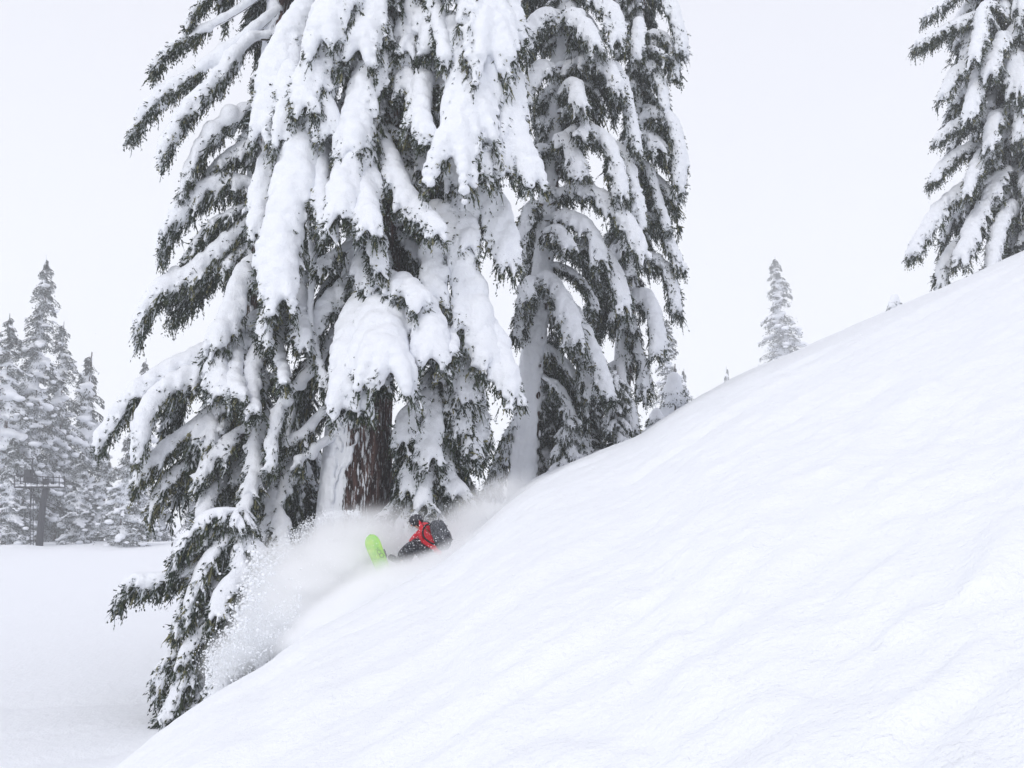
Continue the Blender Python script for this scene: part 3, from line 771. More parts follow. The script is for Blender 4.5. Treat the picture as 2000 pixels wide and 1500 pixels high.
# ---- tree at the right edge
rngG = np.random.RandomState(23)
G_, PG = tree_root('hemlock_tree', [(1984, 500), (1984, 300), (1982, 100), (1984, -150), (1990, -400), (1992, -560)], 36.0,
                   'hemlock at the right edge of the photo, standing on top of the slope')
RG = [.26, .24, .21, .16, .10, .04]
trunk(G_, PG, RG, n=20); trunk_snow(G_, PG, RG, rngG, side=(-.6, -1), amount=6)
HG = [
    ([(1980, -20), (1900, -30), (1850, 0), (1812, 30)], .4, .14, 35, {}),
    ([(1978, 30), (1910, 30), (1850, 55), (1795, 85)], .4, .18, 34.6, {'dens': 1.7, 'hang': 1.3}),
    ([(1980, 60), (1930, 10), (1915, 60), (1905, 110)], .4, .2, 33.6, {}),
    ([(1980, 80), (1960, 75), (1940, 110), (1935, 140)], .45, .22, 33.6, {}),
    ([(1980, 130), (1910, 120), (1870, 140), (1845, 180)], .42, .2, 34.4, {}),
    ([(1980, 150), (1920, 140), (1905, 180), (1895, 220)], .42, .26, 33.6, {}),
    ([(1980, 200), (1920, 230), (1870, 240), (1830, 270)], .34, .16, 34.6, {'dens': 1.3}),
    ([(1980, 220), (1945, 230), (1935, 280)], .4, .2, 33.8, {}),
    ([(1980, 280), (1930, 290), (1905, 330), (1895, 370)], .36, .22, 33.8, {}),
    ([(1980, 290), (1890, 290), (1845, 320), (1825, 350)], .38, .17, 34.6, {'dens': 1.4}),
    ([(1980, 350), (1900, 360), (1840, 400), (1800, 460), (1785, 490)], .45, .22, 34.2, {'dens': 1.4}),
    ([(1980, 380), (1930, 400), (1900, 440), (1880, 500)], .5, .24, 33.6, {}),
    ([(1984, 400), (1965, 420), (1945, 470), (1940, 520)], .38, .28, 33.4, {}),
    ([(1970, 430), (1900, 450), (1850, 500), (1840, 550)], .4, .16, 34.6, {'dens': 1.5}),
    ([(1985, 150), (2010, 160), (2020, 220)], .4, .22, 34, {}), ([(1985, 330), (2010, 350), (2020, 400)], .4, .22, 34, {}),
]
for pts, W, Rs, Ye, kw in HG:
    hero(G_, px_poly(pts, 35.8, Ye), W, Rs, rngG, outdir=(-.8, -.8), **kw)
generic_crown(G_, PG, zpx(520, 36), zpx(-540, 36), ext_px([(-560, 10, 10), (-100, 100, 100), (60, 150, 150), (200, 130, 130), (350, 125, 130), (500, 150, 140)], 36), rngG, 170, jit=.3)

# ------------------------------------------------------------------ far trees
def far_crown(H, Rb, seed, droop=.7, density=1.0):
    rng = np.random.RandomState(seed); q = QB(); bc, bs = [], []
    n = int(H * 5.5 * density)
    LC, LD, LW, LM = [], [], [], []
    for i in range(n):
        h = .06 + .92 * (i + rng.rand()) / n; z = H * h
        az = rng.uniform(0, 2 * math.pi); c, s_ = math.cos(az), math.sin(az)
        L = (Rb * (1 - h)**.8 + .3) * rng.uniform(.4, 1.1) * (1 + .45 * vnoise(np.array(h * 9.), np.array(seed + az * .8), 5))
        m = 6; u = np.linspace(0, 1, m)
        P = np.stack([c * L * u, s_ * L * u, z + .12 * L * u - droop * L * u**2.2], 1)
        q.add(*tube(P, np.linspace(.05, .02, m), 3), 0)
        side = np.array([-s_, c, 0])
        r = (.20 + .13 * min(L, 2.5)) * rng.uniform(.5, 1.35) * min(1, .3 + 2.2 * (1 - h))
        if rng.rand() < .80:
            k = max(3, int(L / r * 1.1)); uu = np.linspace(.15, .95, k)
            Pi = np.stack([np.interp(uu, u, P[:, j]) for j in range(3)], 1)
            lat = rng.randn(k, 1) * .30 * np.sin(uu * 3.1)[:, None] * L * .6
            rr = r * rng.uniform(.6, 1.1, k) * (1.1 - .5 * uu)
            bc.append(Pi + side * lat + UP * (rr * .5)[:, None] - UP * abs(lat) * .5); bs.append(rr[:, None] * np.array([1, 1, .85]))
        k = int(34 + 44 * L)
        uu = rng.rand(k)**.7
        Pi = np.stack([np.interp(uu, u, P[:, j]) for j in range(3)], 1)
        lat = rng.randn(k, 1) * .26 * L * np.sin(uu * 2.6 + .3)[:, None]
        C = Pi + side * lat - UP * (abs(lat) * .5 + rng.uniform(0, .45, (k, 1)))
        d = norm(-UP + np.array([c, s_, 0]) * .6 + side * np.sign(lat) * .4 + rng.randn(k, 3) * .35) * rng.uniform(.16, .36, (k, 1))
        w = norm(np.cross(d, rng.randn(k, 3))) * rng.uniform(.05, .11, (k, 1))
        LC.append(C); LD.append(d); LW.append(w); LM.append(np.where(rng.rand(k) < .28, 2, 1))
    q.leaves(np.concatenate(LC), np.concatenate(LD), np.concatenate(LW), np.concatenate(LM))
    return q.mesh('crown', [M_twig, M_hazed_needle, M_frost, M_lichen]), np.concatenate(bc), np.concatenate(bs)
FAR = []
for H, Rb, sd, dn in ((30, 4.2, 101, 1.15), (24, 3.2, 102, 1.1), (17, 2.9, 103, 1.2), (26, 3.6, 104, 1.0), (12, 1.3, 105, 1.1)):
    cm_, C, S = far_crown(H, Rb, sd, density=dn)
    V, Q = tube(spline([[0, 0, -1], [.05, 0, H * .5], [0, .05, H]], 14), np.linspace(.018 * H, .03, 14), 8)
    tm = mesh_from('trunk', V, Q, [M_bark])
    ht, hc = link('trunk', tm), link('crown', cm_)
    hs = snow_object('snow_load', C, S, .13, None, 2)
    FAR.append((H, ht, hc, hs))
FAR_PLACE = []
def far_tree(px, top_py, Y, variant, label, group=None, base_py=None, name='fir_tree', wide=1.0, rz=None):
    x = at(px, 1000, Y)[0]
    gz = ground_z(x, Y); top = at(px, top_py, Y)[2]
    if base_py is not None: gz = max(gz, at(px, base_py, Y)[2])
    t = thing(name, (x, Y, gz - .2), label, 'tree', group)
    FAR_PLACE.append((t, variant, (top - gz + .2), wide, rz if rz is not None else random.uniform(0, 6.28)))
    return t
GL = 'snowy firs beyond the flat run'
far_tree(46, 498, 104, 0, 'tallest snowy fir in the misty grove at the far left, its top leaning slightly', GL, wide=1.3)
far_tree(100, 628, 110, 3, 'fir standing close right of the tallest one in the far left grove', GL, wide=1.35)
far_tree(159, 688, 116, 4, 'thin spindly fir with a bare-looking top at the right side of the far left grove', GL, wide=1.5)
far_tree(-2, 612, 98, 1, 'snowy fir cut by the left edge of the photo in front of the tallest one', GL, wide=1.3)
far_tree(-70, 560, 106, 0, 'big snowy fir mostly outside the left edge of the photo', GL)
far_tree(155, 880, 96, 2, 'short broad snow-loaded fir right of the lift tower', GL, wide=1.2)
far_tree(198, 880, 108, 4, 'slim fir between the short broad one and the pale bushy one', GL, wide=1.7)
far_tree(240, 850, 92, 2, 'pale bushy fir with thick snow pads at the right end of the misty grove', GL, wide=1.15)
far_tree(268, 700, 118, 3, 'faint fir whose tip peeks over the long snowy bough of the left hemlock', GL)
far_tree(322, 935, 122, 4, 'faint small fir behind the left hemlock at the end of the flat run', GL, wide=1.6)
far_tree(60, 800, 112, 1, 'fir in the back row of the far left grove, behind the lift tower', GL)
far_tree(120, 790, 118, 1, 'back-row fir between the lift tower and the spindly fir', GL)
far_tree(20, 850, 92, 2, 'snow-padded fir at the front of the grove by the left edge', GL, wide=1.1)
far_tree(380, 850, 125, 1, 'pale fir hidden for the most part behind the left hemlock', GL)
far_tree(1540, 500, 235, 3, 'lone pale fir standing behind the crest of the slope at right', None, wide=1.9)
far_tree(1312, 618, 100, 3, 'pale slender fir behind the slope, just right of the tall narrow hemlock', None, wide=1.25)
far_tree(1345, 720, 140, 4, 'faint thin fir behind the snow-buried sapling on the slope edge', None)
far_tree(1427, 716, 270, 4, 'tiny faint fir top barely showing above the crest', None)
# far wood behind, closing the view
settle_all()

# place the pooled boughs and the far trees (copies share mesh data)
for tree, p, az, k, drop, key, idx, flip in FILLS:
    h, s = POOL[key][idx]
    b = h.copy(); col.objects.link(b); b.parent = tree
    b.location = p; b.rotation_euler = (0, 0, az); b.scale = (k, k * (-1 if flip else 1), k * drop)
    c = s.copy(); col.objects.link(c); c.parent = b
for key in POOL:
    for h, s in POOL[key]:
        bpy.data.objects.remove(s); bpy.data.objects.remove(h)
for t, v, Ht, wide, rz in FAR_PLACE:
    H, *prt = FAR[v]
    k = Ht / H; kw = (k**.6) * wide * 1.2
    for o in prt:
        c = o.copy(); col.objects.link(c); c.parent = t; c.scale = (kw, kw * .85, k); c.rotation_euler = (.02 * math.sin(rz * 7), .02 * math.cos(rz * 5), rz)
for H, *prt in FAR:
    for o in prt: bpy.data.objects.remove(o)

# ------------------------------------------------------------------ snow-buried saplings
def buried(px, py, Y, w, h, label, seed, spike=False, sprig=True):
    rng = np.random.RandomState(seed); base = at(px, py, Y); base[2] = min(base[2], ground_z(base[0], Y) + .4)
    t = thing('buried_sapling', tuple(base), label, 'sapling')
    q = QB(); q.add(*tube(spline([[0, 0, -.5], [0.02, 0, h * .6], [0.05, 0, h * (1.25 if spike else 1.0)]], 8), np.linspace(.05, .015, 8), 6), 0)
    link('stem', q.mesh('stem', NM), t)
    C, S = [], []
    for k in range(16):
        f = rng.rand(); a = rng.uniform(0, 6.28); rr = w * (.75 - .5 * f)
        C.append([math.cos(a) * rr * .55, math.sin(a) * rr * .5, h * (.05 + .8 * f)]); r = w * rng.uniform(.28, .42) * (1.15 - .4 * f); S.append([r, r, r * 1.2])
    C.append([0, 0, h * .82]); S.append([w * .38, w * .38, w * .5])
    snow_object('snow_load', np.array(C), np.array(S), .05, t, 4)
    q = QB(); k = 260
    a = rng.uniform(0, 6.28, k); f = rng.choice([.22, .5], k) + rng.randn(k) * .06
    C = np.stack([np.cos(a) * w * (.8 - .5 * f), np.sin(a) * w * (.8 - .5 * f), h * f], 1)
    d = norm(np.stack([np.cos(a), np.sin(a), -1 + 0 * a], 1) + rng.randn(k, 3) * .5) * .14
    q.leaves(C, d, norm(np.cross(d, rng.randn(k, 3))) * .04, np.where(rng.rand(k) < .3, 2, 1))
    link('needles', q.mesh('needles', NM), t)
buried(1318, 812, 34, .75, 1.5, 'snow-buried sapling with bare tip poking up, right of the narrow hemlock', 51, spike=True)
buried(1283, 838, 33, .55, .6, 'low snow mound over a sapling left of the bare-tipped one', 52)
buried(1749, 612, 60, .75, 1.15, 'small snow-capped sapling stub alone on the crest at right', 53)
buried(966, 915, 30, .45, .75, 'small snow mushroom on a sapling in the gap between the two big hemlocks', 54)
settle_all()

# ------------------------------------------------------------------ lift tower
M_steel, *_ = material('painted_steel', (0.03, 0.031, 0.04), 0.6, 0.4)
def lift_tower():
    Y = 90.0; b = at(76, 1066, Y); k = Y / F
    t = thing('lift_tower', (b[0], Y, b[2]), 'grey ski-lift tower with a railed snow-covered work platform in front of the far left grove', 'lift tower')
    def P(px, py, dy=0): p = at(px, py, Y) - b; p[1] = dy; return p
    V, Q = tube(spline([P(76, 1075), P(84, 985), P(90, 950), P(90, 935)], 10), np.linspace(.34, .26, 10), 14)
    link('mast', mesh_from('mast', V, Q, [M_steel]), t)
    q = QB(); q.box(P(77, 952), (44 * k, .55, .06), m=0)
    pl = link('platform', q.mesh('platform', [M_steel]), t)
    C = np.array([P(x, 949) + [0, R.uniform(-.4, .4), 0] for x in np.linspace(36, 118, 46)]); r = R.uniform(.12, .22, 46)
    snow_object('snow_load', C, np.stack([r * 1.3, r, r * .8], 1), .06, pl, 2)
    for dy in (-.55, .55):
        q = QB()
        q.bar(P(34, 929, dy), P(121, 933, dy), .045); q.bar(P(34, 940, dy), P(121, 942, dy), .035)
        for x in (34, 55, 78, 99, 121): q.bar(P(x, 952, dy), P(x, 929, dy), .04)
        link('railing', q.mesh('railing', [M_steel]), t)
    q = QB(); q.box(P(56, 926), (6 * k, .3, 9 * k)); q.box(P(58, 938), (9 * k, .35, 5 * k))
    link('sheave_housing', q.mesh('sheave_housing', [M_steel]), t)
    q = QB(); q.bar(P(62, 912), P(64, 897), .06); q.bar(P(46, 897), P(66, 896), .07); q.bar(P(70, 930), P(62, 912), .08)
    link('crossarm', q.mesh('crossarm', [M_steel]), t)
    q = QB(); q.bar(P(84, 985, -.3), P(58, 952, -.3), .07); q.bar(P(60, 990, 0), P(62, 952, 0), .05)
    link('brace', q.mesh('brace', [M_steel]), t)
    q = QB()
    for dx in (-27, -21): q.bar(P(84 + dx, 1070, .2), P(84 + dx, 952, .2), .035)
    for y in range(960, 1066, 6): q.bar(P(57, y, .2), P(63, y, .2), .025)
    link('ladder', q.mesh('ladder', [M_steel]), t)
    settle_all()
lift_tower()

# ------------------------------------------------------------------ snowboarder
M_black, nk, lk, bk = material('black_fabric', (0.022, 0.022, 0.028), 0.85, 0.25)
# dusted with powder
_t = noise_node(nk, lk, 30, 5, coord(nk)); _r = ramp_node(nk, lk, _t.outputs[0], [(0.52, (0.024, 0.024, 0.03)), (0.62, (.16, .17, .19)), (.70, (.7, .72, .76))])
lk.new(_r.outputs[0], bk.inputs['Base Color'])
M_red, nk, lk, bk = material('red_fabric', (0.72, 0.03, 0.05), 0.7, 0.25)
_t = noise_node(nk, lk, 36, 5, coord(nk)); _r = ramp_node(nk, lk, _t.outputs[0], [(0.60, (0.72, 0.03, 0.05)), (0.70, (.85, .8, .82))])
lk.new(_r.outputs[0], bk.inputs['Base Color'])
M_pack, nk, lk, bk = material('pack_fabric', (0.05, 0.052, 0.06), 0.8, 0.25)
_t = noise_node(nk, lk, 60, 4, coord(nk)); _r = ramp_node(nk, lk, _t.outputs[0], [(0.50, (0.045, 0.047, 0.055)), (0.66, (.30, .31, .34))])
lk.new(_r.outputs[0], bk.inputs['Base Color'])
M_helmet, *_ = material('helmet_shell', (0.025, 0.025, 0.032), 0.35, 0.5)
M_skin, *_ = material('skin', (0.55, 0.33, 0.25), 0.6, 0.3)
M_lens, *_ = material('goggle_lens', (0.03, 0.03, 0.04), 0.1, 0.8)
M_strap, *_ = material('strap_webbing', (0.02, 0.02, 0.022), 0.8, 0.2)
M_lime, nk, lk, bk = material('lime_board_base', (0.22, 0.78, 0.05), 0.45, 0.4)
_t = noise_node(nk, lk, 7, 2, coord(nk)); _r = ramp_node(nk, lk, _t.outputs[0], [(0.35, (0.33, 0.70, 0.12)), (0.65, (.50, .78, .12))])
lk.new(_r.outputs[0], bk.inputs['Base Color'])
M_print, *_ = material('board_print', (0.06, 0.22, 0.05), 0.5, 0.3)

def skin_mesh(name, joints, edges, mat, parent, levels=2, root=0, flat=1.0):
    me = bpy.data.meshes.new(name); me.from_pydata([tuple(j[0]) for j in joints], edges, [])
    o = link(name, me, parent)
    sk = o.modifiers.new('skin', 'SKIN'); sk.use_smooth_shade = True
    for i, j in enumerate(joints):
        r = j[1] if isinstance(j[1], tuple) else (j[1], j[1])
        me.skin_vertices[0].data[i].radius = r; me.skin_vertices[0].data[i].use_root = (i == root)
    ss = o.modifiers.new('sub', 'SUBSURF'); ss.levels = levels; ss.render_levels = levels
    dg = bpy.context.evaluated_depsgraph_get()
    nm = bpy.data.meshes.new_from_object(o.evaluated_get(dg)); o.modifiers.clear(); o.data = nm; bpy.data.meshes.remove(me); nm.name = name
    nm.materials.clear(); nm.materials.append(mat)
    nm.polygons.foreach_set('use_smooth', np.ones(len(nm.polygons), bool))
    return o

def blob(name, loc, sc, rot, mat, parent, sub=3, cut=None):
    V, T = ico(sub)
    if cut is not None: V = cut(V)
    Rm = np.array(Euler(rot).to_matrix())
    V = (V * np.array(sc)) @ Rm.T + np.array(loc)
    return link(name, mesh_from(name, V, T, [mat]), parent)

def person():
    Y = 18.6
    org = at(842, 1100, Y)
    t = thing('person', tuple(org), 'snowboarder in red jacket, black trousers and dark helmet leaning back into deep powder', 'person')
    def J(px, py, dy=0): return at(px, py, Y + dy) - at(842, 1100, Y) + np.array([0, dy * 0, 0])
    pel, waist, chest, neck = J(846, 1094), J(846, 1072, .02), J(838, 1048, .02), J(828, 1033, .0)
    headc = J(812, 1021, -.02)
    # body: one continuous skin-coloured figure under the clothes
    sh_n, sh_f = J(828, 1031, -.20), J(829, 1036, .20)
    el_n, ha_n = J(850, 1064, -.10), J(863, 1090, -.12)
    el_f, ha_f = J(811, 1050, .30), J(798, 1064, .30)
    hip_n, hip_f = J(843, 1094, -.12), J(846, 1092, .12)
    kn_n, kn_f = J(806, 1062, -.18), J(812, 1056, .26)
    an_n, an_f = J(778, 1096, -.14), J(790, 1106, .34)
    to_n = J(762, 1088, -.14); to_f = J(776, 1100, .36)
    j = [(pel, (.13, .15)), (waist, (.12, .14)), (chest, (.14, .16)), (neck, .06), (headc, (.09, .10)), (headc + np.array([-.05, 0, -.05]), .06),
         (sh_n, .065), (el_n, .045), (ha_n, .035), (sh_f, .065), (el_f, .045), (ha_f, .035),
         (hip_n, .10), (kn_n, .07), (an_n, .05), (to_n, .035), (hip_f, .10), (kn_f, .07), (an_f, .05), (to_f, .035)]
    e = [(0, 1), (1, 2), (2, 3), (3, 4), (4, 5), (2, 6), (6, 7), (7, 8), (2, 9), (9, 10), (10, 11), (0, 12), (12, 13), (13, 14), (14, 15), (0, 16), (16, 17), (17, 18), (18, 19)]
    body = skin_mesh('body', j, e, M_skin, t)
    mid = lambda a, b, f=.5: a * (1 - f) + b * f
    # jacket
    jj = [(mid(pel, waist, .4), (.17, .19)), (waist, (.16, .18)), (chest, (.18, .20)), (mid(chest, neck, .75), (.10, .11)), (mid(neck, headc, .35), .085),
          (sh_n, .165), (mid(sh_n, el_n), .10), (el_n, .075), (mid(el_n, ha_n, .8), .058), (sh_f, .11), (mid(sh_f, el_f), .09), (el_f, .075), (mid(el_f, ha_f, .8), .055)]
    je = [(0, 1), (1, 2), (2, 3), (3, 4), (2, 5), (5, 6), (6, 7), (7, 8), (2, 9), (9, 10), (10, 11), (11, 12)]
    skin_mesh('jacket', jj, je, M_red, t)
    # trousers, loose
    tj = [(pel, (.19, .20)), (hip_n, .17), (mid(hip_n, kn_n), .155), (kn_n, .135), (mid(kn_n, an_n, .5), .125), (mid(kn_n, an_n, .9), .115),
          (hip_f, .15), (mid(hip_f, kn_f), .13), (kn_f, .11), (mid(kn_f, an_f, .5), .10), (mid(kn_f, an_f, .9), .10), (waist, (.165, .185))]
    te = [(0, 1), (1, 2), (2, 3), (3, 4), (4, 5), (0, 6), (6, 7), (7, 8), (8, 9), (9, 10), (0, 11)]
    skin_mesh('trousers', tj, te, M_black, t)
    for a, to in ((an_n, to_n), (an_f, to_f)):
        skin_mesh('boot', [(mid(a, to, -.1) + np.array([0, 0, .10]), .09), (a, .085), (mid(a, to, .6), .075), (to + norm(to - a) * .05, .06)], [(0, 1), (1, 2), (2, 3)], M_black, t)
    # gloves: palm, four bent fingers, thumb
    for (el, ha) in ((el_n, ha_n), (el_f, ha_f)):
        d = norm(ha - el); sd = norm(np.cross(d, np.array([0, 0, 1.0]))); nn = np.cross(d, sd)
        jn = [(mid(el, ha, .78), .052), (ha, .045), (ha + d * .05, (.048, .03))]; en = [(0, 1), (1, 2)]
        g = skin_mesh('glove', jn, en, M_black, t, levels=2)
        for k, (o_, ln) in enumerate(((-.033, .062), (-.011, .072), (.011, .068), (.033, .052))):
            b0 = ha + d * .06 + sd * o_
            skin_mesh('finger', [(b0 - d * .02, .013), (b0 + d * ln * .5, .012), (b0 + d * ln * .8 + nn * .02, .011), (b0 + d * ln + nn * .04, .009)], [(0, 1), (1, 2), (2, 3)], M_black, g, 1)
        skin_mesh('thumb', [(ha + sd * .03, .015), (ha + sd * .06 + d * .03, .014), (ha + sd * .068 + d * .06, .011)], [(0, 1), (1, 2)], M_black, g, 1)
    # head gear; the face looks down to the left
    fd = norm(np.array([-.85, -.35, -.30]))
    rot = Vector(fd).to_track_quat('X', 'Z').to_euler()
    hc = headc + np.array([0.01, 0, .03])
    def shell(V):
        V = V.copy(); f = (V[:, 0] > .25) & (V[:, 2] < .15); V[f] *= .80; V[:, 2] = np.maximum(V[:, 2], -.62); return V
    h = blob('helmet', hc, (.145, .125, .135), rot, M_helmet, t, 4, shell)
    # brim, ear pads, vents
    Rm = np.array(rot.to_matrix())
    L = lambda x, y, z: hc + Rm @ np.array([x, y, z])
    V, Q = tube(np.array([L(.115 * math.cos(a) + .02, .125 * math.sin(a), .035) for a in np.linspace(-1.2, 1.2, 12)]), .014, 6)
    link('brim', mesh_from('brim', V, Q, [M_helmet]), h)
    for s_ in (-1, 1):
        blob('ear_pad', L(.0, .112 * s_, -.06), (.045, .02, .055), rot, M_strap, h, 2)
    # face: nose, mouth, eyes
    blob('nose', L(.112, 0, -.045), (.02, .014, .022), rot, M_skin, body, 2)
    blob('mouth', L(.098, 0, -.085), (.010, .022, .006), rot, M_strap, body, 2)
    for s_ in (-1, 1): blob('eye', L(.095, .032 * s_, -.012), (.010, .013, .008), rot, M_strap, body, 2)
    g = blob('goggles', L(.098, 0, -.004), (.032, .082, .042), rot, M_lens, t, 3)
    V, Q = tube(np.array([L(.128 * math.cos(a) - .012, .128 * math.sin(a), .0) for a in np.linspace(.6, 2 * math.pi - .6, 26)]), .012, 6)
    link('goggle_strap', mesh_from('goggle_strap', V, Q, [M_strap]), g)
    # collar at the nape (dark hood)
    skin_mesh('hood', [(J(826, 1026, .0), .075), (J(835, 1022, .02), .075), (J(838, 1030, .02), .06)], [(0, 1), (1, 2)], M_black, t)
    # ---- backpack
    pc = at(860, 1045, Y - .22)
    ax = norm(at(868, 1071, Y) - at(850, 1020, Y)); 
    bp = thing('backpack', tuple(pc), 'dark grey powder-dusted backpack on the snowboarder\'s back', 'backpack')
    zx = -ax; yx = np.array([0, 1.0, 0]); xx = np.cross(yx, zx); M = np.stack([xx, yx, zx], 1)
    def packV(V):
        V = V.copy(); V = np.sign(V) * np.abs(V)**.62; V[:, 0] += .12 * (1 - V[:, 2]**2) * (V[:, 0] > 0); V[:, 1] *= 1 - .18 * (V[:, 2] > .4) * (V[:, 2] - .4); return V
    V, T = ico(4); V = packV(norm(V)) * np.array([.15, .19, .30]); V = V @ M.T
    link('bag', mesh_from('bag', V, T, [M_pack]), bp)
    V, T = ico(3); V = packV(norm(V)) * np.array([.05, .13, .13]) + np.array([.135, 0, -.07]); V = V @ M.T
    link('pocket', mesh_from('pocket', V, T, [M_pack]), bp)
    V, T = ico(3); V = packV(norm(V)) * np.array([.11, .15, .05]) + np.array([-.01, 0, .235]); V = V @ M.T
    link('lid', mesh_from('lid', V, T, [M_pack]), bp)
    for s_ in (-1, 1):
        P = np.array([[-.08, .10 * s_, .22], [-.17, .11 * s_, .27], [-.27, .13 * s_, .19], [-.29, .14 * s_, .06], [-.20, .15 * s_, -.08], [-.10, .14 * s_, -.16]]) @ M.T
        V, Q = tube(spline(P, 20), .019, 6); link('shoulder_strap', mesh_from('shoulder_strap', V, Q, [M_strap]), bp)
    P = np.array([[.12, -.15, -.02], [.17, -.17, -.10], [.21, -.17, -.17]]) @ M.T
    V, Q = tube(spline(P, 8), .008, 5); link('loose_strap', mesh_from('loose_strap', V, Q, [M_strap]), bp)
    for z in (-.02, -.16, .12):
        P = np.array([[-.10, -.172, z], [.04, -.178, z], [.14, -.13, z], [.185, 0, z], [.14, .13, z]]) @ M.T
        V, Q = tube(spline(P, 14), .008, 5); link('compression_strap', mesh_from('compression_strap', V, Q, [M_strap]), bp)
    # ---- snowboard: nose up, base towards us
    Yb = 18.1
    nose = at(722, 1047, Yb); ctr = at(752, 1134, Yb + .05)
    ud = norm(ctr - nose)                                          # from the nose towards the tail
    ud = norm(ud * 1.0 + np.array([0, .35, 0]))
    fr = norm(np.array([-.10, -1.0, .10])); fr = norm(fr - ud * (fr @ ud)); sdv = np.cross(fr, ud)
    bd = thing('snowboard', tuple(nose + ud * .75), 'lime green snowboard with its rounded nose sticking up out of the powder', 'snowboard')
    n = 60; L_ = 1.52; s = np.linspace(0, 1, n) * L_
    def halfw(x):
        e_ = np.minimum(x, L_ - x); w = .150 - .016 * np.exp(-((x - L_ / 2) / .42)**2)
        return w * np.sqrt(np.clip(1 - np.clip(1 - e_ / .19, 0, 1)**2, 0.0004, 1))
    def curve(x):
        e_ = np.minimum(x, L_ - x); return -.075 * np.clip(1 - e_ / .27, 0, 1)**2       # nose and tail kick away from the base
    c = 9; cc = np.linspace(-1, 1, c); rows = []
    o3 = nose - (nose + ud * .75)
    def PT(x, v, off): return o3 + ud * x + sdv * v + fr * (off)
    Vt = []
    for off in (.006, -.006):
        for k in range(n):
            for m in range(c): Vt.append(PT(s[k], halfw(s[k]) * cc[m], curve(s[k]) + off))
    Vt = np.array(Vt); i = np.arange(n - 1)[:, None] * c; jq = np.arange(c - 1)[None]
    Q1 = np.stack([i + jq, i + jq + 1, i + c + jq + 1, i + c + jq], -1).reshape(-1, 4)
    Q = [Q1, Q1[:, ::-1] + n * c]
    for m_ in (0, c - 1):
        a = np.arange(n - 1) * c + m_; Q.append(np.stack([a, a + c, a + c + n * c, a + n * c], -1))
    for k_ in (0, n - 1):
        a = k_ * c + np.arange(c - 1); Q.append(np.stack([a, a + 1, a + 1 + n * c, a + n * c], -1))
    link('deck', mesh_from('deck', Vt, np.concatenate(Q), [M_lime]), bd)
    # printed mark on the base: two linked rounded outlines and a small bar
    q = QB()
    def ring(cx, cv, rx, rv, w, a0=0, a1=2 * math.pi):
        a = np.linspace(a0, a1, 26)
        V = []
        for r_ in (1, 1 - w): V += [PT(cx + rx * r_ * math.cos(x), cv + rv * r_ * math.sin(x), .0105 + curve(cx)) for x in a]
        V = np.array(V); k = np.arange(25); q.add(V, np.stack([k, k + 1, k + 27, k + 26], -1))
    ring(.36, .055, .050, .036, .24); ring(.44, .075, .050, .040, .24); ring(.27, .02, .03, .05, .2, -.6, 1.9)
    link('printed_mark', q.mesh('printed_mark', [M_print]), bd)
    for x in (.48, 1.02):
        q = QB(); c0 = PT(x, 0, -.03); M2 = np.stack([ud, sdv, fr], 1)
        q.box(c0, (.06, .12, .012), M2); q.box(PT(x, .12, -.10), (.07, .012, .08), M2)
        q.bar(PT(x - .06, 0, -.12), PT(x + .06, 0, -.12), .02)
        link('binding', q.mesh('binding', [M_strap]), bd)
person()

